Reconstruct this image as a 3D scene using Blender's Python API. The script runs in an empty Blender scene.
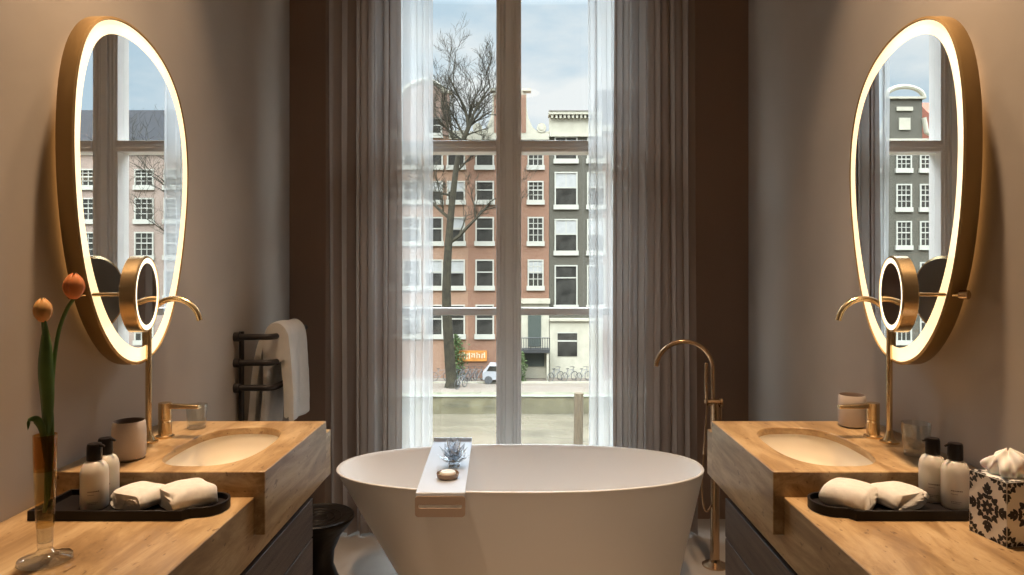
import bpy, bmesh, math, random
from mathutils import Vector, Matrix, noise
PI = math.pi
sc = bpy.context.scene
C = sc.collection
rnd = random.Random(7)

# ---------------------------------------------------------------- camera
F = 685.0                                   # focal length in pixels of a 1024 px wide frame
cam_d = bpy.data.cameras.new('camera'); cam = bpy.data.objects.new('camera', cam_d); C.objects.link(cam)
cam.location = (0, 0, 1.5); cam.rotation_euler = (PI/2, 0, 0)
cam_d.sensor_width = 36; cam_d.lens = 36*F/1024
cam_d.shift_x = -7/1024; cam_d.shift_y = -25.5/1024; cam_d.clip_start = 0.02; cam_d.clip_end = 500
sc.camera = cam
sc.view_settings.view_transform = 'Standard'; sc.view_settings.look = 'None'
sc.view_settings.gamma = 1; sc.view_settings.use_curve_mapping = False
sc.view_settings.exposure = 0.22
sc.cycles.use_denoising = True
sc.cycles.max_bounces = 10; sc.cycles.diffuse_bounces = 5; sc.cycles.glossy_bounces = 6
sc.cycles.transmission_bounces = 10; sc.cycles.transparent_max_bounces = 24
sc.cycles.caustics_reflective = False; sc.cycles.caustics_refractive = False
sc.cycles.sample_clamp_indirect = 4.0

# ---------------------------------------------------------------- sky
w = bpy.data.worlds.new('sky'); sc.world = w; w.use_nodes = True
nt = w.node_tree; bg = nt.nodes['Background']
tc = nt.nodes.new('ShaderNodeTexCoord'); mp = nt.nodes.new('ShaderNodeMapping'); mp.inputs['Scale'].default_value = (1.2, 1.2, 3.2)
ns = nt.nodes.new('ShaderNodeTexNoise'); ns.inputs['Scale'].default_value = 2.2; ns.inputs['Detail'].default_value = 6; ns.inputs['Roughness'].default_value = .55
cr = nt.nodes.new('ShaderNodeValToRGB')
cr.color_ramp.elements[0].position = .40; cr.color_ramp.elements[0].color = (.50, .64, .75, 1)
cr.color_ramp.elements[1].position = .58; cr.color_ramp.elements[1].color = (.84, .86, .87, 1)
nt.links.new(tc.outputs['Generated'], mp.inputs['Vector']); nt.links.new(mp.outputs[0], ns.inputs['Vector'])
nt.links.new(ns.outputs['Fac'], cr.inputs['Fac'])
blue = nt.nodes.new('ShaderNodeMix'); blue.data_type = 'RGBA'; blue.inputs[7].default_value = (.78, .85, .92, 1)   # cooler overhead
nt.links.new(cr.outputs[0], blue.inputs[6]); nt.links.new(blue.outputs[2], bg.inputs['Color'])
fz = nt.nodes.new('ShaderNodeMapRange'); fz.inputs[1].default_value = .35; fz.inputs[2].default_value = .6
nt.links.new(fz.outputs[0], blue.inputs[0])
# overcast sky: brighter towards the zenith
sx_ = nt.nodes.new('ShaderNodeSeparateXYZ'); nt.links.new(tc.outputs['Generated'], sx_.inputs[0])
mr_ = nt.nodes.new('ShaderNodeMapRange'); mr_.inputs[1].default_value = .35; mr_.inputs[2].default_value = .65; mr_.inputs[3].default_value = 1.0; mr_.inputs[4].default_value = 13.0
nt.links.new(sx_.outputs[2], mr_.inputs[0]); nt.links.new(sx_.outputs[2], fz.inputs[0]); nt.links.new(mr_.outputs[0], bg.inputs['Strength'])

# ---------------------------------------------------------------- lights
def sun(name, rot, strength, col, ang):
    d = bpy.data.lights.new(name, 'SUN'); d.energy = strength; d.color = col; d.angle = math.radians(ang)
    o = bpy.data.objects.new(name, d); C.objects.link(o); o.rotation_euler = rot; return o
sun('hazy_sun', (math.radians(50), 0, math.radians(-28)), 1.3, (1, .95, .86), 12)   # from behind this building onto the far bank
def area(name, loc, size, power, col, rot=(0, 0, 0), spread=180):
    d = bpy.data.lights.new(name, 'AREA'); d.shape = 'DISK'; d.size = size; d.energy = power; d.color = col
    d.spread = math.radians(spread)
    o = bpy.data.objects.new(name, d); C.objects.link(o); o.location = loc; o.rotation_euler = rot; return o
WARM = (1, .69, .43)
for s in (-1, 1):
    area('ceiling_downlight', (s*.97, 1.95, 3.55), .14, 9.5, WARM, spread=60)
    area('ceiling_downlight', (s*.97, 2.50, 3.55), .14, 4.5, WARM, spread=60)
area('ceiling_downlight', (0, -.2, 3.55), .5, 1.0, (1, .74, .52))
p = bpy.data.lights.new('window_portal', 'AREA'); p.shape = 'RECTANGLE'; p.size = 1.72; p.size_y = 3.1; p.cycles.is_portal = True
po = bpy.data.objects.new('window_portal', p); C.objects.link(po); po.location = (-.06, 4.35, 1.9); po.rotation_euler = (-PI/2, 0, 0)

# ---------------------------------------------------------------- materials
def new_mat(name):
    m = bpy.data.materials.new(name); m.use_nodes = True
    return m, m.node_tree, m.node_tree.nodes['Principled BSDF']
def mat(name, col, rough=.5, metal=0, var=0, scale=5, bump=0, bscale=60, trans=0, ior=1.45, coat=0, sheen=0, stretch=None, emis=None, es=0, spec=.5, sss=0):
    m, t, b = new_mat(name)
    b.inputs['Base Color'].default_value = (*col, 1); b.inputs['Roughness'].default_value = rough
    b.inputs['Metallic'].default_value = metal; b.inputs['Transmission Weight'].default_value = trans
    b.inputs['IOR'].default_value = ior; b.inputs['Coat Weight'].default_value = coat; b.inputs['Sheen Weight'].default_value = sheen
    b.inputs['Specular IOR Level'].default_value = spec
    if sss: b.inputs['Subsurface Weight'].default_value = sss; b.inputs['Subsurface Scale'].default_value = .01
    if emis: b.inputs['Emission Color'].default_value = (*emis, 1); b.inputs['Emission Strength'].default_value = es
    tc = t.nodes.new('ShaderNodeTexCoord'); mp = t.nodes.new('ShaderNodeMapping')
    t.links.new(tc.outputs['Object'], mp.inputs['Vector'])
    if stretch: mp.inputs['Scale'].default_value = stretch
    if var:
        n = t.nodes.new('ShaderNodeTexNoise'); n.inputs['Scale'].default_value = scale; n.inputs['Detail'].default_value = 6
        t.links.new(mp.outputs[0], n.inputs['Vector'])
        r = t.nodes.new('ShaderNodeValToRGB')
        r.color_ramp.elements[0].position = .3; r.color_ramp.elements[1].position = .7
        r.color_ramp.elements[0].color = (*[c*(1-var) for c in col], 1); r.color_ramp.elements[1].color = (*[min(1, c*(1+var)) for c in col], 1)
        t.links.new(n.outputs['Fac'], r.inputs['Fac']); t.links.new(r.outputs[0], b.inputs['Base Color'])
    if bump:
        n2 = t.nodes.new('ShaderNodeTexNoise'); n2.inputs['Scale'].default_value = bscale; n2.inputs['Detail'].default_value = 4
        t.links.new(mp.outputs[0], n2.inputs['Vector'])
        bp = t.nodes.new('ShaderNodeBump'); bp.inputs['Strength'].default_value = bump; bp.inputs['Distance'].default_value = .01
        t.links.new(n2.outputs['Fac'], bp.inputs['Height']); t.links.new(bp.outputs[0], b.inputs['Normal'])
    return m

def travertine():
    m, t, b = new_mat('travertine')
    b.inputs['Roughness'].default_value = .32; b.inputs['Specular IOR Level'].default_value = .4
    tc = t.nodes.new('ShaderNodeTexCoord'); mp = t.nodes.new('ShaderNodeMapping')
    mp.inputs['Scale'].default_value = (5, 1.1, 7); mp.inputs['Rotation'].default_value = (0, .06, .35)
    t.links.new(tc.outputs['Object'], mp.inputs['Vector'])
    n = t.nodes.new('ShaderNodeTexNoise'); n.inputs['Scale'].default_value = 2.3; n.inputs['Detail'].default_value = 9; n.inputs['Roughness'].default_value = .68; n.inputs['Distortion'].default_value = .5
    t.links.new(mp.outputs[0], n.inputs['Vector'])
    r = t.nodes.new('ShaderNodeValToRGB'); e = r.color_ramp.elements
    e[0].position = .30; e[0].color = (.19, .11, .048, 1); e[1].position = .72; e[1].color = (.56, .42, .24, 1)
    x = e.new(.47); x.color = (.33, .21, .10, 1)
    x = e.new(.56); x.color = (.44, .30, .155, 1)
    t.links.new(n.outputs['Fac'], r.inputs['Fac'])
    # fine pits
    mp2 = t.nodes.new('ShaderNodeMapping'); mp2.inputs['Scale'].default_value = (3, 1.2, 3); mp2.inputs['Rotation'].default_value = (0, 0, .35)
    t.links.new(tc.outputs['Object'], mp2.inputs['Vector'])
    v = t.nodes.new('ShaderNodeTexNoise'); v.inputs['Scale'].default_value = 22; v.inputs['Detail'].default_value = 5
    t.links.new(mp2.outputs[0], v.inputs['Vector'])
    pr = t.nodes.new('ShaderNodeValToRGB'); pr.color_ramp.elements[0].position = .29; pr.color_ramp.elements[0].color = (.35, .27, .2, 1)
    pr.color_ramp.elements[1].position = .36; pr.color_ramp.elements[1].color = (1, 1, 1, 1)
    t.links.new(v.outputs['Fac'], pr.inputs['Fac'])
    mx = t.nodes.new('ShaderNodeMix'); mx.data_type = 'RGBA'; mx.blend_type = 'MULTIPLY'; mx.inputs[0].default_value = .8
    t.links.new(r.outputs[0], mx.inputs[6]); t.links.new(pr.outputs[0], mx.inputs[7]); t.links.new(mx.outputs[2], b.inputs['Base Color'])
    bp = t.nodes.new('ShaderNodeBump'); bp.inputs['Strength'].default_value = .25; bp.inputs['Distance'].default_value = .002
    t.links.new(pr.outputs[0], bp.inputs['Height']); t.links.new(bp.outputs[0], b.inputs['Normal'])
    return m

def sheer(name, col, alpha, transl):
    m = bpy.data.materials.new(name); m.use_nodes = True; t = m.node_tree; t.nodes.remove(t.nodes['Principled BSDF'])
    out = t.nodes['Material Output']
    tr = t.nodes.new('ShaderNodeBsdfTransparent'); tl = t.nodes.new('ShaderNodeBsdfTranslucent'); df = t.nodes.new('ShaderNodeBsdfDiffuse')
    tl.inputs['Color'].default_value = (*col, 1); df.inputs['Color'].default_value = (*col, 1)
    m1 = t.nodes.new('ShaderNodeMixShader'); m1.inputs[0].default_value = transl
    t.links.new(df.outputs[0], m1.inputs[1]); t.links.new(tl.outputs[0], m1.inputs[2])
    # fabric gets denser where it is seen edge-on
    lw = t.nodes.new('ShaderNodeLayerWeight'); lw.inputs['Blend'].default_value = .35
    mr = t.nodes.new('ShaderNodeMapRange'); mr.inputs[1].default_value = 0; mr.inputs[2].default_value = 1; mr.inputs[3].default_value = alpha; mr.inputs[4].default_value = 1
    t.links.new(lw.outputs['Facing'], mr.inputs[0])
    m2 = t.nodes.new('ShaderNodeMixShader'); t.links.new(mr.outputs[0], m2.inputs[0])
    t.links.new(tr.outputs[0], m2.inputs[1]); t.links.new(m1.outputs[0], m2.inputs[2]); t.links.new(m2.outputs[0], out.inputs[0])
    return m

def clear_glass(name, tint=(1, 1, 1), refl=1.0):
    m = bpy.data.materials.new(name); m.use_nodes = True; t = m.node_tree; t.nodes.remove(t.nodes['Principled BSDF'])
    out = t.nodes['Material Output']
    tr = t.nodes.new('ShaderNodeBsdfTransparent'); tr.inputs['Color'].default_value = (*tint, 1)
    gl = t.nodes.new('ShaderNodeBsdfGlossy'); gl.inputs['Roughness'].default_value = 0.0
    fr = t.nodes.new('ShaderNodeLayerWeight'); fr.inputs['Blend'].default_value = .5
    pw = t.nodes.new('ShaderNodeMath'); pw.operation = 'POWER'; pw.inputs[1].default_value = 4
    mu = t.nodes.new('ShaderNodeMath'); mu.operation = 'MULTIPLY_ADD'; mu.inputs[1].default_value = .75*refl; mu.inputs[2].default_value = .045*refl; mu.use_clamp = True
    t.links.new(fr.outputs['Facing'], pw.inputs[0]); t.links.new(pw.outputs[0], mu.inputs[0])
    m2 = t.nodes.new('ShaderNodeMixShader'); t.links.new(mu.outputs[0], m2.inputs[0])
    t.links.new(tr.outputs[0], m2.inputs[1]); t.links.new(gl.outputs[0], m2.inputs[2]); t.links.new(m2.outputs[0], out.inputs[0])
    return m

def brick(name, c1, c2, mortar, scale=1.0):
    m, t, b = new_mat(name); b.inputs['Roughness'].default_value = .85
    tc = t.nodes.new('ShaderNodeTexCoord'); mp = t.nodes.new('ShaderNodeMapping')
    mp.inputs['Rotation'].default_value = (PI/2, 0, 0)
    t.links.new(tc.outputs['Object'], mp.inputs['Vector'])
    br = t.nodes.new('ShaderNodeTexBrick'); br.inputs['Scale'].default_value = 4*scale
    br.inputs['Color1'].default_value = (*c1, 1); br.inputs['Color2'].default_value = (*c2, 1); br.inputs['Mortar'].default_value = (*mortar, 1)
    br.inputs['Mortar Size'].default_value = .012
    t.links.new(mp.outputs[0], br.inputs['Vector'])
    n = t.nodes.new('ShaderNodeTexNoise'); n.inputs['Scale'].default_value = .6; n.inputs['Detail'].default_value = 8
    t.links.new(tc.outputs['Object'], n.inputs['Vector'])
    mx = t.nodes.new('ShaderNodeMix'); mx.data_type = 'RGBA'; mx.blend_type = 'MULTIPLY'; mx.inputs[0].default_value = .5
    t.links.new(br.outputs['Color'], mx.inputs[6]); t.links.new(n.outputs['Color'], mx.inputs[7])
    hs = t.nodes.new('ShaderNodeHueSaturation'); hs.inputs['Value'].default_value = 1.35
    r = t.nodes.new('ShaderNodeValToRGB'); r.color_ramp.elements[0].color = (.55, .55, .55, 1); r.color_ramp.elements[1].color = (1, 1, 1, 1)
    t.links.new(n.outputs['Fac'], r.inputs['Fac']); t.links.new(r.outputs[0], mx.inputs[7])
    t.links.new(mx.outputs[2], hs.inputs['Color']); t.links.new(hs.outputs[0], b.inputs['Base Color'])
    return m

def ring_light(name, col, strength):
    m, t, b = new_mat(name)
    b.inputs['Base Color'].default_value = (.9, .85, .75, 1); b.inputs['Roughness'].default_value = .12; b.inputs['Metallic'].default_value = .35
    b.inputs['Emission Color'].default_value = (*col, 1); b.inputs['Emission Strength'].default_value = strength
    return m

M = dict(
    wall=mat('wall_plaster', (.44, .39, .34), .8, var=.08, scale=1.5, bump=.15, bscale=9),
    wall_backlit=mat('wall_plaster_backlit', (.27, .175, .125), .85, var=.06, scale=1.5, bump=.1, bscale=9),  # window wall: plaster colour darkened to brown for its backlit shade
    ceiling=mat('ceiling_plaster', (.62, .56, .5), .9),
    floor=mat('floor_stone', (.36, .32, .28), .45, var=.12, scale=2.5, bump=.05, bscale=20),
    paint=mat('window_paint', (.78, .75, .71), .4, var=.03, scale=4),
    glass=clear_glass('window_glass', (.97, .985, .98), .8),
    tumbler_glass=clear_glass('thin_clear_glass', (.93, .94, .93), 1.6),
    sheer=sheer('white_sheer', (.74, .755, .76), .56, .75),
    linen=sheer('taupe_linen', (.33, .25, .20), .88, .34),
    trav=travertine(),
    basin=mat('basin_ceramic', (.80, .74, .63), .25, coat=.3),
    wood=mat('dark_wood', (.075, .053, .042), .5, var=.45, scale=3, stretch=(3, 1, 22), bump=.3, bscale=12),
    recess=mat('shadow_gap_black', (.015, .013, .012), .7),
    gold=mat('brushed_gold', (.74, .55, .31), .26, metal=1, var=.05, scale=9, stretch=(1, 1, 30)),
    dark_bronze=mat('dark_bronze', (.20, .17, .14), .5, metal=.3),
    bronze=mat('brushed_bronze', (.52, .36, .22), .24, metal=1, var=.05, scale=12),
    casing=mat('satin_gold_casing', (.33, .215, .09), .5, metal=.85, var=.05, scale=7),
    mirror=mat('mirror_silver', (.93, .94, .94), 0.0, metal=1),
    ring=ring_light('etched_light_ring', (1, .74, .40), 1.15),
    ring_small=ring_light('small_light_ring', (1, .84, .58), 1.6),
    halo=ring_light('halo_strip', (1, .48, .14), 1.4),
    tub=mat('tub_stone_resin', (.88, .86, .84), .38, coat=.1),
    caddy=mat('caddy_white_lacquer', (.62, .66, .73), .28),
    plate=mat('caddy_front_shaded', (.42, .31, .24), .4, metal=.2),  # front of the white caddy, its unlit brown tone put into the colour
    crystal=clear_glass('crystal', (.90, .94, .98), 5.0),
    black=mat('black_tray_lacquer', (.008, .006, .006), .45, spec=.25, bump=.05, bscale=40),
    blackmetal=mat('black_metal', (.022, .018, .018), .4),
    pump=mat('black_pump_plastic', (.008, .006, .006), .35, spec=.3),
    bottle=mat('bottle_milky', (.60, .56, .49), .32, sss=.1),
    ink=mat('bottle_print', (.16, .13, .11), .6),
    cup=mat('taupe_ceramic', (.52, .45, .40), .55, bump=.1, bscale=60),
    cup_in=mat('cup_inside_brown', (.16, .11, .085), .6),
    terry=mat('terry_cotton', (.86, .82, .76), .95, sheen=.4, bump=.6, bscale=700, var=.08, scale=60),
    terry2=mat('terry_cotton_bath', (.80, .79, .77), .95, sheen=.4, bump=.8, bscale=260, var=.05, scale=20),
    amber=clear_glass('amber_glass', (.88, .67, .36), 1.2),
    pale_amber=clear_glass('pale_amber_glass', (.96, .88, .68), 1.2),
    vglass=clear_glass('clear_vase_glass', (.95, .96, .95), 2.6),
    petal=mat('tulip_petal', (.80, .24, .07), .5, var=.35, scale=14, stretch=(1, 1, .35), sss=.1),
    petal2=mat('tulip_petal_pale', (.84, .42, .14), .5, var=.3, scale=14, stretch=(1, 1, .35), sss=.1),
    stem=mat('tulip_green', (.10, .19, .045), .5, var=.25, scale=12),
    tissue=mat('tissue_paper', (.88, .86, .82), .9, sss=.1),
    tb_white=mat('tissue_box_white', (.80, .78, .74), .4),
    tb_black=mat('tissue_box_black', (.02, .018, .022), .4),
    stool=mat('stool_black_wood', (.009, .007, .006), .4, spec=.3, bump=.3, bscale=25),
    soap=mat('cream_soap', (.86, .80, .70), .4, sss=.1),
    dishwood=mat('soap_dish_brown', (.30, .20, .13), .5),
    # outdoors
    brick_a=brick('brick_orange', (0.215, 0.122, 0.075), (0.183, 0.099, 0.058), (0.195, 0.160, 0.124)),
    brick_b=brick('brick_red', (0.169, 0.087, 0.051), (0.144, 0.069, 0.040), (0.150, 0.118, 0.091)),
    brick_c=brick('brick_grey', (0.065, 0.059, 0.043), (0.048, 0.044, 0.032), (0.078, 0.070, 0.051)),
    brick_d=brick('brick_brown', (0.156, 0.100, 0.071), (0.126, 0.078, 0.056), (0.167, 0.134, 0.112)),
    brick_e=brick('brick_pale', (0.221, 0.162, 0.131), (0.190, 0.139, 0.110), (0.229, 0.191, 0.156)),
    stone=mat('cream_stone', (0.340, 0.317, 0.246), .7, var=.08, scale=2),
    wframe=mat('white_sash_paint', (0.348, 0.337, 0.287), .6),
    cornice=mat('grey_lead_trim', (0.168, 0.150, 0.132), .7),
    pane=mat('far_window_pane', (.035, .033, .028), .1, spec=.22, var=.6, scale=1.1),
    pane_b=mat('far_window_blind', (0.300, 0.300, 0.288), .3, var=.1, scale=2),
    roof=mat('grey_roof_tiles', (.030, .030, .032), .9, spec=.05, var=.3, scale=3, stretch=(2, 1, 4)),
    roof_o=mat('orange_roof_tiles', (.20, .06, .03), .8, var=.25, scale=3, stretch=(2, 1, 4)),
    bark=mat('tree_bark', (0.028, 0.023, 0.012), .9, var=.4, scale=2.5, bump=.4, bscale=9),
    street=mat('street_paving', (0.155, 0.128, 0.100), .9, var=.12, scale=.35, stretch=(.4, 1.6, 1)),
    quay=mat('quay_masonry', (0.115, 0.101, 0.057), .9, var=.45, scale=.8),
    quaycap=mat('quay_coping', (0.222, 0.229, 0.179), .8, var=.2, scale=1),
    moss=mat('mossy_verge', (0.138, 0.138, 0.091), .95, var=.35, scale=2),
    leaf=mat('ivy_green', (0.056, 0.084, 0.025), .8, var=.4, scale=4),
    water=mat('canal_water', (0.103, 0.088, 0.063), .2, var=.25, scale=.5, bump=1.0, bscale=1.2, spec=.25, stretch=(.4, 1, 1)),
    pole=mat('mooring_wood', (0.096, 0.069, 0.039), .9, var=.3, scale=3, stretch=(6, 6, .6)),
    iron=mat('black_iron', (.03, .03, .03), .5),
    tyre=mat('bicycle_tyre', (.06, .06, .06), .7),
    bike_grey=mat('bicycle_grey', (0.158, 0.161, 0.161), .5),
    orange=mat('orange_board', (0.432, 0.173, 0.034), .7, var=.3, scale=1.2),
    cream=mat('cream_paint_marks', (0.552, 0.444, 0.300), .7),
    carwhite=mat('car_white', (0.280, 0.287, 0.297), .3),
    doorg=mat('dark_green_door', (.05, .06, .05), .5),
)

# ---------------------------------------------------------------- helpers
def inv(parent): return Matrix.Translation(parent.location).inverted() if parent and parent.type == 'EMPTY' else Matrix()
def tag(o, label, cat, group=None, kind=None):
    if label: o['label'] = label
    if cat: o['category'] = cat
    if group: o['group'] = group
    if kind: o['kind'] = kind
    return o
def thing(name, label, cat, loc=(0, 0, 0), group=None, kind=None):
    o = bpy.data.objects.new(name, None); C.objects.link(o); o.location = loc; o.empty_display_size = .1
    return tag(o, label, cat, group, kind)
def root_of(o):
    while o.parent: o = o.parent
    return o
def obj(name, bm, mats, parent=None, bevel=0, angle=35, seg=2, subsurf=0, flat=False, recalc=True, origin=None):
    if recalc: bmesh.ops.recalc_face_normals(bm, faces=bm.faces)
    me = bpy.data.meshes.new(name); bm.to_mesh(me); bm.free()
    if not isinstance(mats, (list, tuple)): mats = [mats]
    for m in mats: me.materials.append(m)
    if origin is not None and not parent:
        me.transform(Matrix.Translation(origin).inverted())
    if not flat:
        me.polygons.foreach_set('use_smooth', [True]*len(me.polygons))
        try: me.set_sharp_from_angle(angle=math.radians(angle))
        except Exception: pass
    o = bpy.data.objects.new(name, me); C.objects.link(o)
    if origin is not None and not parent: o.location = origin
    if parent:
        o.parent = parent
        r = root_of(parent)
        # geometry is given in world coordinates: undo the translation of the whole chain
        if parent.type == 'EMPTY': o.matrix_parent_inverse = Matrix.Translation(parent.location).inverted()
    if bevel:
        b = o.modifiers.new('bevel', 'BEVEL'); b.width = bevel; b.segments = seg; b.limit_method = 'ANGLE'; b.angle_limit = math.radians(40)
    if subsurf:
        s = o.modifiers.new('subsurf', 'SUBSURF'); s.levels = subsurf; s.render_levels = subsurf
    return o
def copy_tree(o, parent=None):
    c = o.copy(); C.objects.link(c); c.parent = parent
    for ch in list(o.children):
        k = copy_tree(ch, c)
        k.matrix_parent_inverse = ch.matrix_parent_inverse.copy()
    return c
def B(): return bmesh.new()
def box(bm, x0, x1, y0, y1, z0, z1, mi=0):
    if x0 > x1: x0, x1 = x1, x0
    v = [bm.verts.new(c) for c in ((x0,y0,z0),(x1,y0,z0),(x1,y1,z0),(x0,y1,z0),(x0,y0,z1),(x1,y0,z1),(x1,y1,z1),(x0,y1,z1))]
    for f in ((0,3,2,1),(4,5,6,7),(0,1,5,4),(1,2,6,5),(2,3,7,6),(3,0,4,7)):
        bm.faces.new([v[i] for i in f]).material_index = mi
    return v
def prism(bm, pts, axis, a, b, mi=0):
    """closed polygon pts (u,v) extruded along axis from a to b; axis x: (u,v)=(y,z); y: (x,z); z: (x,y)"""
    def P(u, v, t): return {'x': (t, u, v), 'y': (u, t, v), 'z': (u, v, t)}[axis]
    lo = [bm.verts.new(P(u, v, a)) for u, v in pts]; hi = [bm.verts.new(P(u, v, b)) for u, v in pts]
    n = len(pts)
    for i in range(n):
        j = (i+1) % n
        bm.faces.new((lo[i], lo[j], hi[j], hi[i])).material_index = mi
    bm.faces.new(lo[::-1]).material_index = mi; bm.faces.new(hi).material_index = mi
def tube(bm, pts, rad, n=12, caps=True, mi=0):
    pts = [Vector(p) for p in pts]
    if not isinstance(rad, (list, tuple)): rad = [rad]*len(pts)
    t = (pts[1]-pts[0]).normalized()
    ref = Vector((0, 0, 1)) if abs(t.z) < .9 else Vector((1, 0, 0))
    u = t.cross(ref).normalized()
    rings = []
    for i, p in enumerate(pts):
        if i == 0: d = pts[1]-pts[0]
        elif i == len(pts)-1: d = pts[-1]-pts[-2]
        else: d = (pts[i+1]-p).normalized()+(p-pts[i-1]).normalized()
        if d.length < 1e-9: d = t
        d.normalize(); u = (u-d*u.dot(d)).normalized(); v = d.cross(u)
        rings.append([bm.verts.new(p+(u*math.cos(2*PI*k/n)+v*math.sin(2*PI*k/n))*rad[i]) for k in range(n)])
    for a, b in zip(rings, rings[1:]):
        for k in range(n):
            bm.faces.new((a[k], a[(k+1) % n], b[(k+1) % n], b[k])).material_index = mi
    if caps:
        bm.faces.new(rings[0][::-1]).material_index = mi; bm.faces.new(rings[-1]).material_index = mi
def lathe(bm, prof, c=(0, 0, 0), n=32, mi=0, close=False):
    rings = []
    for r, z in prof:
        if r < 1e-6: rings.append([bm.verts.new((c[0], c[1], c[2]+z))])
        else: rings.append([bm.verts.new((c[0]+r*math.cos(2*PI*k/n), c[1]+r*math.sin(2*PI*k/n), c[2]+z)) for k in range(n)])
    pairs = list(zip(rings, rings[1:]))
    if close: pairs.append((rings[-1], rings[0]))
    for a, b in pairs:
        for k in range(n):
            q = (k+1) % n
            if len(a) == 1 and len(b) == 1: continue
            if len(a) == 1: f = (a[0], b[q], b[k])
            elif len(b) == 1: f = (a[k], a[q], b[0])
            else: f = (a[k], a[q], b[q], b[k])
            bm.faces.new(f).material_index = mi
def loft(bm, rings, mi=0, cap0=False, cap1=False, closed=True):
    vr = [[bm.verts.new(p) for p in r] for r in rings]
    n = len(vr[0])
    for a, b in zip(vr, vr[1:]):
        for k in range(n if closed else n-1):
            bm.faces.new((a[k], a[(k+1) % n], b[(k+1) % n], b[k])).material_index = mi
    if cap0: bm.faces.new(vr[0][::-1]).material_index = mi
    if cap1: bm.faces.new(vr[-1]).material_index = mi
    return vr
def catmull(pts, n=10):
    pts = [Vector(p) for p in pts]; P = [pts[0]*2-pts[1]]+pts+[pts[-1]*2-pts[-2]]; out = []
    for i in range(1, len(P)-2):
        for k in range(n):
            t = k/n
            out.append(.5*((2*P[i])+(P[i+1]-P[i-1])*t+(2*P[i-1]-5*P[i]+4*P[i+1]-P[i+2])*t*t+(3*P[i]-P[i-1]-3*P[i+1]+P[i+2])*t**3))
    out.append(pts[-1].copy()); return out
def superell(cx, cy, a, b, n=2.0, N=64):
    out = []
    for k in range(N):
        t = 2*PI*k/N; c, s = math.cos(t), math.sin(t)
        out.append((cx+a*math.copysign(abs(c)**(2/n), c), cy+b*math.copysign(abs(s)**(2/n), s)))
    return out

# ================================================================ ROOM SHELL
WX, WY, CH, REAR = 1.34, 4.0, 3.62, -1.4
def struct(name, bm, m, parent=None, **k):
    o = obj(name, bm, m, parent, **k)
    if not parent: o['kind'] = 'structure'
    return o
b = B(); box(b, -WX-.1, WX+.1, REAR-.1, WY, -.1, 0); struct('floor', b, M['floor'])
b = B(); box(b, -WX-.1, WX+.1, REAR-.1, WY+.35, CH, CH+.1); struct('ceiling', b, M['ceiling'])
b = B(); box(b, -WX-.1, -WX, REAR-.1, WY, 0, CH); struct('wall_left', b, M['wall'])
b = B(); box(b, WX, WX+.1, REAR-.1, WY, 0, CH); struct('wall_right', b, M['wall'])
b = B(); box(b, -WX, WX, REAR-.1, REAR, 0, CH); struct('wall_rear', b, M['wall'])
OX0, OX1, OZ0, OZ1 = -.93, .81, .28, 3.46          # window opening
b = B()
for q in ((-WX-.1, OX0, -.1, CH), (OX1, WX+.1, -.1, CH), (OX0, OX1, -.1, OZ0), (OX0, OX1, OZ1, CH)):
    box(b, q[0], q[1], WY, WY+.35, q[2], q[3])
struct('wall_front', b, M['wall_backlit'])

# window: casing, mullion, transom, casement bars, four tall panes
win = thing('window_1', None, None, (-.06, WY+.05, OZ0), kind='structure')
MX = -.06; MW = .073
def frame_bar(bm, x0, x1, z0, z1, y0=WY+.02, y1=WY+.11): box(bm, x0, x1, y0, y1, z0, z1)
b = B()
for (x0, x1, z0, z1) in ((OX0, OX0+.07, OZ0, OZ1), (OX1-.07, OX1, OZ0, OZ1), (OX0+.07, OX1-.07, OZ0, OZ0+.07), (OX0+.07, OX1-.07, OZ1-.07, OZ1)):
    frame_bar(b, x0, x1, z0, z1)
struct('frame', b, M['paint'], win, bevel=.006)
b = B(); frame_bar(b, MX-MW, MX+MW, OZ0+.07, OZ1-.07, WY-.0, WY+.12)
for dx in (-.052, -.032, .032, .052): box(b, MX+dx-.006, MX+dx+.006, WY-.008, WY, OZ0+.07, OZ1-.07)
box(b, MX-.02, MX+.02, WY-.016, WY, OZ0+.07, OZ1-.07)
struct('mullion', b, M['paint'], win, bevel=.004)
TZ = 1.5+(262-146.5)*4.0/F
BZ = 1.5+(262-312)*4.0/F
b = B()
for (x0, x1) in ((OX0+.07, MX-MW), (MX+MW, OX1-.07)):
    box(b, x0, x1, WY-.01, WY+.12, TZ-.032, TZ+.034); box(b, x0, x1, WY-.018, WY-.01, TZ-.012, TZ+.012)
struct('transom', b, M['paint'], win, bevel=.004)
b = B()
for (x0, x1) in ((OX0+.07, MX-MW), (MX+MW, OX1-.07)): box(b, x0, x1, WY+.02, WY+.09, BZ-.021, BZ+.021)
struct('casement_bar', b, M['paint'], win, bevel=.003)
for (x0, x1) in ((OX0+.07, MX-MW), (MX+MW, OX1-.07)):
    for (z0, z1) in ((OZ0+.07, BZ-.021), (BZ+.021, TZ-.032), (TZ+.034, OZ1-.07)):
        b = B(); box(b, x0-.005, x1+.005, WY+.055, WY+.061, z0-.005, z1+.005); struct('pane', b, M['glass'], win)
b = B(); box(b, OX0-.03, OX1+.03, WY-.05, WY+.02, OZ0-.03, OZ0); struct('sill', b, M['paint'], win, bevel=.005)

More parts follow.
